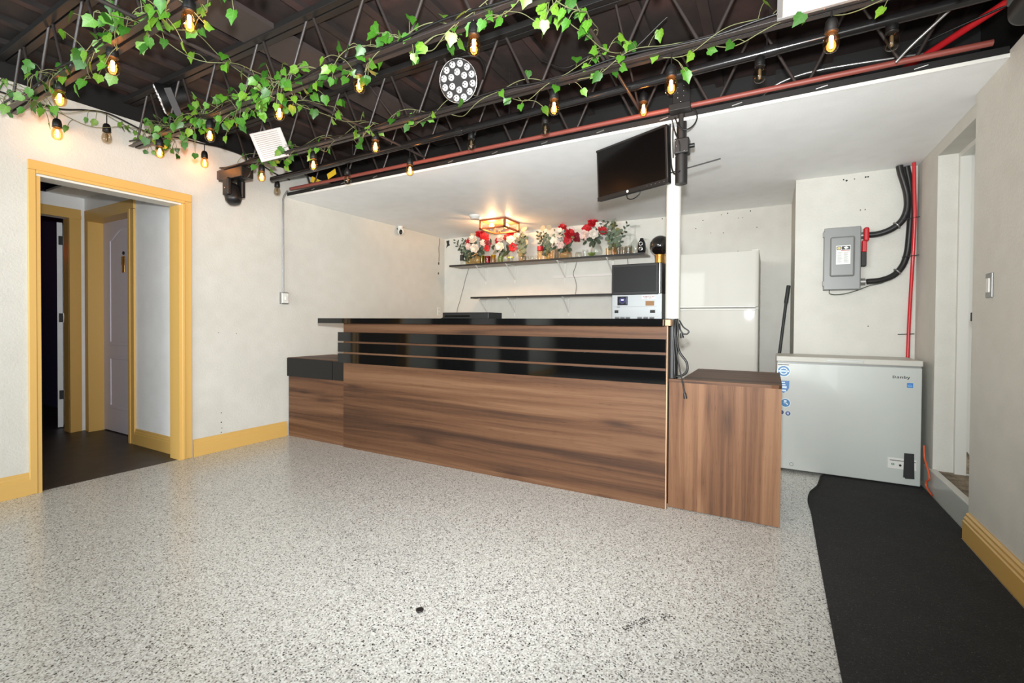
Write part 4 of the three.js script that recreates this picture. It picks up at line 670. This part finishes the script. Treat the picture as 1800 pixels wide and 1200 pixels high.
const gm = { dark: M({ color: rgb(44, 60, 40), roughness: 0.5 }), sage: M({ color: rgb(92, 106, 84), roughness: 0.7 }), olive: M({ color: rgb(122, 120, 74), roughness: 0.6 }), dry: M({ color: rgb(190, 170, 138), roughness: 0.8 }) };
function sprig(out, x, y, z, dx, dy, dz, len, n, size, round) {
  const d = V(dx, dy, dz).normalize(); out.push(rod([x, y, z], [x + d.x * len, y + d.y * len, z + d.z * len], 0.0025, 0.0015, 5));
  for (let i = 1; i <= n; i++) {
    const t = i / n, g = new THREE.CircleGeometry(size * (1.1 - 0.35 * t), round ? 8 : 6); g.scale(round ? 0.95 : 0.5, 1, 1); g.translate(0, size * 0.9, 0); g.rotateX(rr(-0.6, 0.5)); g.rotateZ((i % 2 ? 1 : -1) * rr(0.7, 1.2) - Math.atan2(d.x, d.y)); g.rotateY(rr(-0.5, 0.5));
    g.translate(x + d.x * len * t, y + d.y * len * t, z + d.z * len * t); out.push(g);
  }
}
function greenery(label, px, z, h, spread, y0) {
  const x = xAt(px), t = thing('greenery_bunch', label, 'artificial plant', [x, y0, z], 'greenery on the upper shelf');
  const a = [], b = [], c = [];
  for (let i = 0; i < 5; i++) sprig(a, rr(-0.01, 0.01), -0.1, rr(-0.01, 0.01), rr(-spread, spread), 1, rr(-0.1, 0.2), h * rr(0.75, 1) + 0.05, 11, 0.024, false);
  for (let i = 0; i < 4; i++) sprig(b, rr(-0.01, 0.01), -0.1, 0.01, rr(-spread, spread), 1, rr(0, 0.25), h * rr(0.6, 0.95), 6, 0.026, true);
  for (let i = 0; i < 2; i++) sprig(c, 0, -0.1, -0.01, rr(-spread, spread) * 0.5, 1, rr(-0.1, 0.1), h * 0.95 + 0.06, 4, 0.045, true);
  part('dark_sprigs', a, gm.dark, t); part('sage_leaves', b, gm.sage, t); t.scale.set(1.12, 1.05, 1.1); part('dry_leaves', c, rnd() > 0.5 ? gm.olive : gm.dry, t);
}
function bouquet(label, px, y, z, list, leafSpots) {
  const x = xAt(px), t = thing('flower_bouquet', label, 'flowers', [x, y, z], 'red and white bouquets on the upper shelf'); t.scale.set(1.22, 1.18, 1.15);
  for (const [dx, dy, dz, c, k, s, tx] of list) { const m = part('flower', flowerGeo[k], fm[c], t); m.position.set(dx, dy, dz); m.scale.setScalar(s); m.rotation.set(-0.1 + (dy < 0.06 ? 0.3 : -0.3), 0.35 + dx * 4, rr(0, 6)); }
  const l = []; for (const [dx, dy] of leafSpots) sprig(l, 0, -0.03, 0, dx, dy, 0.15, Math.hypot(dx, dy) * 0.8, 4, 0.034, false); for (const f of list) l.push(rod([0, -0.07, 0], [f[0] * 0.95, f[1], f[2] - 0.01], 0.0025, 0.0025, 5));
  part('leaves', l, gm.dark, t);
}
greenery('leftmost grey green greenery bunch on the upper shelf', 829, 0.2, 0.3, 0.55, SH + 0.14);
bouquet('leftmost red and white flower bouquet', 850, SH + 0.19, 0.21, [[-0.11, 0.1, 0, 'red', 'star', 1], [0.02, 0.17, -0.01, 'red', 'rose', 1.15], [0.09, 0.13, 0.02, 'red', 'star', 1.1], [-0.03, 0.1, 0.05, 'white', 'rose', 1], [0.0, 0.01, 0.07, 'white', 'rose', 1.05], [0.13, 0.05, 0.03, 'deep', 'star', 0.95], [-0.1, 0.04, 0.04, 'pink', 'star', 0.8], [0.1, 0.06, 0.06, 'pink', 'star', 0.8], [0.14, 0.0, 0.05, 'red', 'star', 0.7]], [[-0.17, 0.03], [0.17, 0.02], [-0.08, 0.2], [0.1, -0.01], [-0.12, -0.02]]);
bouquet('second red and white flower bouquet beside the ceiling lamp', 906, SH + 0.18, 0.18, [[-0.1, 0.1, 0, 'red', 'star', 0.9], [0.04, 0.17, 0, 'red', 'rose', 1.1], [-0.05, 0.1, 0.04, 'pink', 'rose', 0.9], [0.02, 0.11, 0.03, 'deep', 'star', 0.9], [-0.04, 0.02, 0.07, 'white', 'rose', 1], [0.07, 0.08, 0.05, 'white', 'star', 1], [0.1, 0.0, 0.06, 'red', 'star', 0.95], [0.11, 0.12, 0.0, 'white', 'rose', 0.8]], [[-0.17, 0.02], [-0.12, -0.03], [0.16, 0.08], [-0.2, 0.12], [0.02, -0.02]]);
greenery('greenery bunch right of the ceiling lamp', 938, 0.2, 0.28, 0.35, SH + 0.15);
greenery('broad middle greenery bunch beside the red topped tumbler', 983, 0.2, 0.27, 0.5, SH + 0.14);
bouquet('middle red and white flower bouquet over the amber bowl vase', 1014, SH + 0.17, 0.18, [[-0.03, 0.16, 0, 'red', 'rose', 0.95], [-0.04, 0.1, 0.04, 'white', 'rose', 1.15], [0.06, 0.08, 0.06, 'red', 'rose', 1.15], [0.05, 0.03, 0.07, 'red', 'star', 0.9], [-0.1, 0.04, 0.04, 'white', 'star', 0.95], [0.12, 0.06, 0.03, 'deep', 'star', 1.1], [0.06, 0.14, 0.0, 'pink', 'star', 0.8], [-0.02, -0.01, 0.07, 'pink', 'rose', 0.8]], [[-0.15, 0.02], [0.14, 0.14], [0.02, 0.22], [0.13, -0.02], [-0.06, -0.02]]);
bouquet('right hand red and white flower bouquet in the carafe', 1063, SH + 0.22, 0.18, [[-0.02, 0.14, 0, 'red', 'rose', 1.1], [-0.07, 0.09, 0.03, 'red', 'star', 1], [0.08, 0.06, 0.03, 'red', 'star', 0.95], [-0.08, 0.03, 0.05, 'pink', 'rose', 1.05], [0.05, 0.11, 0.02, 'white', 'star', 0.9], [0.01, 0.03, 0.07, 'white', 'rose', 1]], [[-0.14, 0.0], [0.1, 0.02], [-0.05, -0.02], [0.12, 0.12]]);
greenery('tall right hand greenery bunch left of the goblets', 1094, 0.15, 0.34, 0.4, SH + 0.15);

// ───────────── string lights ─────────────
const bulbGlassLit = P({ color: rgb(255, 226, 180), roughness: 0.02, transmission: 1, thickness: 0, emissive: rgb(255, 140, 60), emissiveIntensity: 0.16 });
const bulbGlassOff = P({ color: rgb(232, 226, 216), roughness: 0.02, transmission: 1, thickness: 0 });
const filament = M({ color: 0x332010, emissive: rgb(255, 226, 176), emissiveIntensity: 8 }), filamentOff = M({ color: rgb(150, 130, 100), roughness: 0.4, metalness: 0.6 });
const bulbGeo = new THREE.LatheGeometry([[0, -0.041], [0.008, -0.0405], [0.0165, -0.036], [0.0225, -0.027], [0.0255, -0.014], [0.0255, 0], [0.023, 0.015], [0.0185, 0.028], [0.015, 0.036], [0.014, 0.042]].map((p) => new THREE.Vector2(...p)), 20);
const filGeo = new THREE.CapsuleGeometry(0.0065, 0.038, 4, 10), sockGeo = lathe([[0.015, 0.036], [0.0205, 0.038], [0.021, 0.06], [0.018, 0.082], [0.012, 0.092], [0, 0.094]], 0, 0, 0, 18);
const ringGeo = new THREE.CylinderGeometry(0.0215, 0.0215, 0.006, 18).translate(0, 0.041, 0);
function bulb(label, x, y, z, lit, top, grp) {
  const t = thing('string_bulb', label, 'light bulb', [x, y, z], grp); t.scale.set(1.12, 1, 1.12);
  part('socket', sockGeo, mat.blackPlastic, t); part('collar', ringGeo, mat.blackPlastic, t);
  part('glass', bulbGeo, lit ? bulbGlassLit : bulbGlassOff, t); part('filament', filGeo, lit ? filament : filamentOff, t);
  if (top - y > 0.1) part('drop_wire', rod([0, 0.09, 0], [0, top - y, 0], 0.003, 0.003, 6), mat.blackPlastic, t);
  if (lit) { const l = new THREE.PointLight(rgb(255, 160, 80), 0.05); l.name = 'string_bulb_light'; l.position.set(x, y, z); l.castShadow = true; scene.add(l); }
}
const ord = ['first', 'second', 'third', 'fourth', 'fifth', 'sixth', 'seventh'];
[[0.81, 2.252], [1.413, 2.262], [2.067, 2.264]].forEach(([x, y], i) => bulb(`lit amber bulb, ${ord[i]} from the left, under the joist nearest the camera`, x, y, JZ[0], true, JB, 'bulbs under the nearest joist'));
[[0.424, 2.292], [1.032, 2.274], [1.708, 2.234], [2.319, 2.25], [2.978, 2.255]].forEach(([x, y], i) => bulb(`lit amber bulb, ${ord[i]} from the left, under the thick ivy joist`, x, Math.min(y, JB - 0.094), JZ[1], true, JB, 'bulbs under the thick ivy joist'));
[[0.593, 2.222], [1.196, 2.219], [1.801, 2.24], [3.066, 2.218], [3.65, 2.189], [4.256, 2.213]].forEach(([x, y], i) => bulb(`lit amber bulb, ${ord[i]} from the left, under the joist by the white ceiling`, x, y, JZ[2], true, JB, 'bulbs under the joist by the white ceiling'));
bulb('lit amber bulb hanging just above the top corner of the TV', 3.425, 2.30, 2.68, true, 2.40, 'bulbs on the black pipe');
bulb('lit amber bulb hanging in front of the white ceiling edge at left', 1.74, 2.21, 2.7, true, 2.36, 'bulbs on the black pipe');
[[1.09, 2.236, 'unlit clear bulb near the yellow scraps'], [2.28, 2.30, 'unlit clear bulb below the round stage light'], [2.83, 2.29, 'unlit clear bulb beside the bulb left of the TV']].forEach(([x, y, l]) => bulb(l, x, y, 2.7, false, 2.37, 'bulbs on the black pipe'));
bulb('unlit smoky bulb hanging right of the TV pole', 4.0, 2.315, 2.75, false, 2.40, 'bulbs on the black pipe');
bulb('unlit smoky bulb at the far right under the black pipe', 4.507, 2.335, 2.74, false, 2.42, 'bulbs on the black pipe');
bulb('lit bulb hanging against the left wall above the doorway corner', 0.1, 2.277, 4.137, true, 2.435, 'bulbs along the left wall');
bulb('unlit clear bulb on the left wall above the doorway', 0.1, 2.34, 3.885, false, 2.5, 'bulbs along the left wall');
bulb('lit bulb hanging on the left wall right of the doorway', 0.1, 2.358, 3.26, true, 2.507, 'bulbs along the left wall');
bulb('unlit clear bulb on the left wall beside the grey conduit', 0.1, 2.288, 2.635, false, 2.44, 'bulbs along the left wall');
function sag(a, b, d) { return [a, [(a[0] + b[0]) / 2, (a[1] + b[1]) / 2 - d, (a[2] + b[2]) / 2], b]; }
solo('string_light_cable', 'black string light cable draped along the left wall top', 'cable', [tube([[0.1, 2.44, 4.6], [0.1, 2.435, 4.137], [0.1, 2.48, 4.0], [0.1, 2.505, 3.885], [0.1, 2.46, 3.63], [0.1, 2.49, 3.45], [0.1, 2.507, 3.26], [0.1, 2.525, 3.1], [0.1, 2.5, 2.85], [0.1, 2.44, 2.635], [0.12, 2.42, 2.52]], 0.0055, 100, 6)], mat.blackPlastic, 'string light cables');
JZ.slice(0, 3).forEach((z, k) => { const p = []; for (let x = 0.1; x < 4.8; x += 0.15) p.push([x, JB + 0.014 + 0.012 * Math.sin(x * 9 + k), z + 0.042]); solo('string_light_cable', ['black string light cable along the joist nearest the camera', 'black string light cable along the thick ivy joist', 'black string light cable along the joist before the white ceiling'][k], 'cable', tube(p, 0.005, 160, 6), mat.blackPlastic, 'string light cables'); });

// ───────────── ivy ─────────────
const leafGeo = [0, 1, 2].map((v) => {
  const o = [[0, 0], [0.26, -0.08], [0.45, 0.12], [0.43, 0.32], [0.47, 0.48 + 0.04 * v], [0.24, 0.66], [0, 1.02], [-0.24, 0.66], [-0.47, 0.48 - 0.03 * v], [-0.43, 0.32], [-0.45, 0.12], [-0.26, -0.08]];
  const pos = [], uv = [], idx = []; const zf = (x, y) => 0.16 * Math.abs(x) * (1 + v * 0.4) - 0.10 * y * y - 0.05 * v * x;
  const mid = [[0, 0.02], [0, 0.4], [0, 0.75]]; for (const [x, y] of [...o, ...mid]) { pos.push(x, y, zf(x, y)); uv.push(x + 0.5, y); }
  const a = 12, b = 13, c = 14; idx.push(a, 1, 2, a, 2, 3, a, 3, b, b, 3, 4, b, 4, 5, b, 5, c, c, 5, 6, c, 6, 7, b, c, 7, b, 7, 8, b, 8, 9, a, b, 9, a, 9, 10, a, 10, 11, 0, 1, a, 0, a, 11);
  const g = new THREE.BufferGeometry(); g.setAttribute('position', new THREE.Float32BufferAttribute(pos, 3)); g.setAttribute('uv', new THREE.Float32BufferAttribute(uv, 2)); g.setIndex(idx); g.computeVertexNormals(); return g;
});
const leafTex = tex(128, 128, (i, j) => {
  const x = i / 128 - 0.5, y = j / 128; let v = Math.exp(-Math.pow(x / 0.018, 2)); for (const s of [-1, 1]) for (const k of [0.12, 0.38]) v = Math.max(v, Math.exp(-Math.pow((y - k - Math.abs(x) * 0.7) / 0.018, 2)) * (s * x > 0 ? 0.8 : 0));
  const n = 20 * (vn(i / 9, j / 9, 121) - 0.5), a = 158 + n, b = 200 + n; return [clamp(a + v * 50), clamp(b + v * 30), clamp(96 + n + v * 70)];
}, true, 1, 1);
const leafMat = [[98, 144, 78], [130, 168, 96], [72, 116, 62], [150, 172, 98]].map((c) => P({ map: leafTex, color: rgb(...c), roughness: 0.45, transmission: 0.12, thickness: 0 }));
const vineMat = M({ color: rgb(104, 108, 72), roughness: 0.7 });
function ivy(label, path, density, reach, sizes = [0.04, 0.058], drop = 0) { // path: points; density: leaves per metre
  const t = thing('ivy_garland', label, 'ivy garland', [0, 0, 0], 'artificial ivy garlands');
  const curve = new THREE.CatmullRomCurve3(path.map((p) => V(...p))), L = curve.getLength(), n = Math.round(L * density), stems = [];
  const tan = V(), up = V(0, 1, 0), side = V();
  const vine = []; const m = Math.round(L / 0.05);
  for (let s = 0; s < 2; s++) { const pts = []; for (let i = 0; i <= m; i++) { const q = curve.getPointAt(i / m); curve.getTangentAt(i / m, tan); side.crossVectors(tan, up).normalize(); const a = i * 0.42 + s * 2.6, r = 0.045 + 0.02 * Math.sin(i * 0.7 + s); q.addScaledVector(side, Math.cos(a) * r).addScaledVector(up, Math.sin(a) * r * 0.9); pts.push([q.x, q.y, q.z]); } vine.push(tube(pts, 0.0021, m * 3, 5)); stems.push(pts); }
  for (let i = 0; i < n; i++) {
    const pts = stems[i % 2], k = Math.min(pts.length - 1, Math.floor(rnd() * pts.length)), o = V(...pts[k]), d = V(rr(-1, 1), rr(-1.15, 0.75), rr(-0.6, 1)).normalize(), len = rr(0.25, 1) * reach, tip = o.clone().addScaledVector(d, len); tip.y -= drop * rnd();
    vine.push(tube([[o.x, o.y, o.z], [(o.x + tip.x) / 2, (o.y + tip.y) / 2 + 0.012, (o.z + tip.z) / 2], [tip.x, tip.y, tip.z]], 0.0016, 6, 4));
    const g = new THREE.Mesh(leafGeo[Math.floor(rnd() * 3)], leafMat[Math.min(3, Math.floor(Math.pow(rnd(), 1.15) * 4))]); g.name = 'leaf'; g.castShadow = g.receiveShadow = true;
    const dir = V(d.x * 0.7 + rr(-0.35, 0.35), -0.75 + rr(-0.3, 0.45), d.z * 0.3 + rr(-0.3, 0.3)).normalize(), nor = V(rr(-0.3, 0.75), rr(-0.8, 0.3), rr(0.1, 1)).normalize(); nor.addScaledVector(dir, -nor.dot(dir)).normalize();
    g.quaternion.setFromRotationMatrix(new THREE.Matrix4().makeBasis(new THREE.Vector3().crossVectors(dir, nor), dir, nor)); g.position.copy(tip); const s = rr(...sizes); g.scale.set(s * rr(0.8, 1.05), s, s); t.add(g);
  }
  part('vine', vine, vineMat, t); return t;
}
const along = (z, x0, x1) => { const p = []; for (let x = x0; x <= x1 + 0.001; x += 0.3) p.push([x, JB + 0.02, z]); return p; };
ivy('ivy garland on the joist nearest the camera at upper left', along(JZ[0], 0.15, 2.55), 54, 0.13);
ivy('thick ivy garland along the left part of the second joist', along(JZ[1], 0.3, 1.8), 84, 0.13);
ivy('ivy garland along the middle of the second joist', along(JZ[1], 1.8, 3.3), 50, 0.12);
ivy('sparse right end of the ivy along the second joist', along(JZ[1], 3.3, 4.2), 26, 0.13);
ivy('ivy on the left half of the joist before the white ceiling', along(JZ[2], 0.35, 1.9), 26, 0.1);
ivy('sparse ivy on the right half of the joist before the white ceiling', along(JZ[2], 1.95, 4.75), 17, 0.1);
ivy('ivy trailing along the left bridging bar', [[1.71, JB + 0.03, 3.15], [1.71, JB + 0.03, 3.5], [1.71, JB + 0.03, 4.0], [1.71, JB + 0.03, 4.5]], 24, 0.08);
ivy('ivy trailing along the bridging bar near the TV', [[3.362, JB + 0.03, 3.1], [3.362, JB + 0.03, 3.4], [3.362, JB + 0.03, 3.75]], 40, 0.08);
ivy('thin dark ivy strand along the string cable over the doorway', [[0.11, 2.44, 4.5], [0.11, 2.42, 4.137], [0.11, 2.45, 3.885], [0.11, 2.44, 3.63], [0.11, 2.44, 3.45]], 30, 0.07, [0.035, 0.05], 0.05);
// ───────────── stage lights ─────────────
function parCan(name, label, pos, target, r, depth, lensMat) {
  const t = thing(name, label, 'stage light', pos); const q = new THREE.Object3D(); q.position.set(...pos); q.lookAt(...target); t.quaternion.copy(q.quaternion);
  part('housing', [new THREE.CylinderGeometry(r, r * 0.86, depth * 0.35, 32).rotateX(Math.PI / 2).translate(0, 0, -depth * 0.175), new THREE.CylinderGeometry(r * 0.84, r * 0.6, depth * 0.65, 24).rotateX(Math.PI / 2).translate(0, 0, -depth * 0.67)], mat.blackPlastic, t);
  part('rim', new THREE.TorusGeometry(r * 0.985, 0.0028, 8, 48).translate(0, 0, 0.002), mat.chrome, t);
  part('face_plate', new THREE.CylinderGeometry(r * 0.96, r * 0.96, 0.004, 36).rotateX(Math.PI / 2), mat.black, t);
  for (const [n, f] of [[12, 0.77], [6, 0.4]]) for (let i = 0; i < n; i++) {
    const a = (i + 0.5) / n * 6.283, x = Math.cos(a) * r * f, y = Math.sin(a) * r * f;
    const l = part('lens', new THREE.SphereGeometry(r * 0.17, 14, 8, 0, 6.283, 0, 1.25).rotateX(Math.PI / 2).translate(x, y, -r * 0.03), lensMat, t);
    part('emitter', [new THREE.SphereGeometry(r * 0.04, 6, 5).translate(x - r * 0.05, y, r * 0.118), new THREE.SphereGeometry(r * 0.034, 6, 5).translate(x + r * 0.045, y + r * 0.06, r * 0.115), new THREE.SphereGeometry(r * 0.034, 6, 5).translate(x + r * 0.04, y - r * 0.065, r * 0.112)], mat.black, l);
  }
  return t;
}
const lensM = P({ color: rgb(225, 225, 225), roughness: 0.15, metalness: 0.25, clearcoat: 1 });
{
  const t = parCan('par_light', 'round black stage light with eighteen white lenses facing the camera', [2.53, 2.438, 3.2], [2.73, 2.08, 4.2], 0.112, 0.15, lensM);
  part('yoke', [tube([[-0.132, 0, -0.04], [-0.132, 0.05, -0.08], [-0.09, 0.12, -0.12], [0, 0.14, -0.13], [0.09, 0.12, -0.12], [0.132, 0.05, -0.08], [0.132, 0, -0.04]], 0.007, 40, 6)], mat.blackPaint, t);
  const u = parCan('par_light', 'black stage light seen side on above the thick ivy joist end', [0.5, 2.57, 3.74], [0.05, 2.25, 4.46], 0.1, 0.15, lensM);
  part('bracket_arm', [rb(-0.115, -0.105, -0.2, 0.02, -0.08, -0.04, 0.003), rb(0.105, 0.115, -0.2, 0.02, -0.08, -0.04, 0.003), rb(-0.115, 0.115, -0.21, -0.2, -0.08, -0.04, 0.003)], M({ color: rgb(72, 70, 70), roughness: 0.45 }), u);
  const w = thing('wash_panel', 'small square white LED panel tilted over the moving head light', 'stage light', [0.86, 2.385, 3.2]); w.scale.setScalar(0.86);
  const n = V(0.79, -0.31, 0.53).normalize(), r0 = V(0.557, 0, -0.83).normalize(), u0 = new THREE.Vector3().crossVectors(n, r0), rt = r0.clone().multiplyScalar(0.922).addScaledVector(u0, 0.386), dn = new THREE.Vector3().crossVectors(n, rt).negate();
  w.quaternion.setFromRotationMatrix(new THREE.Matrix4().makeBasis(rt, dn.clone().negate(), n));
  const pw = M({ color: rgb(186, 181, 177), roughness: 0.5 }); part('housing', rb(-0.125, 0.125, -0.115, 0.115, -0.03, -0.002, 0.004), pw, w); part('diffuser', rb(-0.122, 0.122, -0.112, 0.112, -0.004, 0.002, 0.002), pw, w);
  const dots = []; for (let i = 0; i < 13; i++) for (let j = 0; j < 26; j++) dots.push(new THREE.CircleGeometry(0.0032, 6).translate(-0.095 + j * 0.0072, -0.092 + i * 0.0155, 0.0026)); const dm = part('led_rows', dots, M({ color: rgb(112, 104, 98), roughness: 0.5 }), w); dm.userData.kind = 'stuff';
  part('screw', [-0.115, 0.115].flatMap((y) => [-0.1, -0.05, 0, 0.05, 0.1].map((x) => new THREE.SphereGeometry(0.0035, 6, 5).translate(x, y, -0.012))), mat.galv, w);
  part('hanger', rb(-0.01, 0.01, 0.05, 0.18, -0.05, -0.03, 0.003), mat.blackPaint, w);
  const b = thing('ceiling_panel_light', 'large white LED panel lying on the joists at the top right', 'panel light', [4.068, 2.325, 3.142]);
  part('frame', [rb(0, 0.6, 0, 0.03, 0, 0.02, 0.003), rb(0, 0.6, 0, 0.03, 0.58, 0.6, 0.003), rb(0, 0.02, 0, 0.03, 0.02, 0.58, 0.003), rb(0.58, 0.6, 0, 0.03, 0.02, 0.58, 0.003)], mat.silver, b); part('diffuser', rb(0.018, 0.582, 0.004, 0.028, 0.018, 0.582, 0.002), M({ color: rgb(246, 246, 244), roughness: 0.5 }), b);
  part('rivet', [0.05, 0.16, 0.27, 0.38, 0.49].flatMap((x) => [new THREE.SphereGeometry(0.005, 8, 6).translate(x, 0.004, 0.0), new THREE.SphereGeometry(0.005, 8, 6).translate(0.0, 0.004, x)]), mat.chrome, b);
  const h = thing('moving_head_light', 'black moving head light clamped to the joist end by the left wall', 'stage light', [0.17, 2.05, 3.1]);
  part('base', rb(-0.08, 0.24, 0.19, 0.272, -0.05, 0.05, 0.006), mat.blackPlastic, h); part('clamp_plate', rb(-0.12, -0.02, 0.215, 0.285, -0.04, 0.04, 0.003), mat.steel, h);
  part('yoke_arm', rb(0.02, 0.095, 0.06, 0.2, 0.04, 0.075, 0.012), mat.blackPlastic, h); part('yoke_arm', rb(0.02, 0.095, 0.06, 0.2, -0.075, -0.04, 0.012), mat.blackPlastic, h);
  part('head', [lathe([[0, -0.085], [0.045, -0.08], [0.06, -0.05], [0.062, 0.04], [0.05, 0.075], [0.035, 0.085], [0, 0.085]], 0, 0, 0, 24).rotateZ(0.35).translate(0.035, 0.085, 0)], mat.blackPlastic, h);
  part('lens', new THREE.SphereGeometry(0.035, 16, 10).scale(1, 0.4, 1).translate(0, 0.085, 0).rotateZ(0.35).translate(0.02, 0.09, 0.0), mat.blackGloss, h); part('pivot_screw', new THREE.SphereGeometry(0.006, 8, 6).translate(0.06, 0.115, 0.076), mat.chrome, h);
  part('cable', tube([[0.2, 0.2, 0.03], [0.27, 0.17, 0.03], [0.3, 0.2, 0.02], [0.29, 0.27, 0.01], [0.26, 0.3, 0.01]], 0.005, 30, 6), mat.blackPlastic, h);
  const s = thing('wall_speaker', 'black rounded speaker cut off at the upper right corner', 'speaker', [4.86, 2.145, 3.12]);
  part('cabinet', rb(-0.085, 0.08, 0.0, 0.34, -0.12, 0.13, 0.045, 5), mat.blackPlastic, s); part('grille', rb(-0.09, -0.07, 0.07, 0.31, -0.08, 0.09, 0.008), M({ color: rgb(62, 68, 66), roughness: 0.6 }), s); part('bracket', rb(0.06, 0.103, 0.1, 0.2, -0.04, 0.04, 0.004), mat.blackPaint, s); part('trim_screw', new THREE.SphereGeometry(0.006, 8, 6).translate(-0.02, 0.045, -0.121), mat.chrome, s);
}
renderer.render(scene, camera);
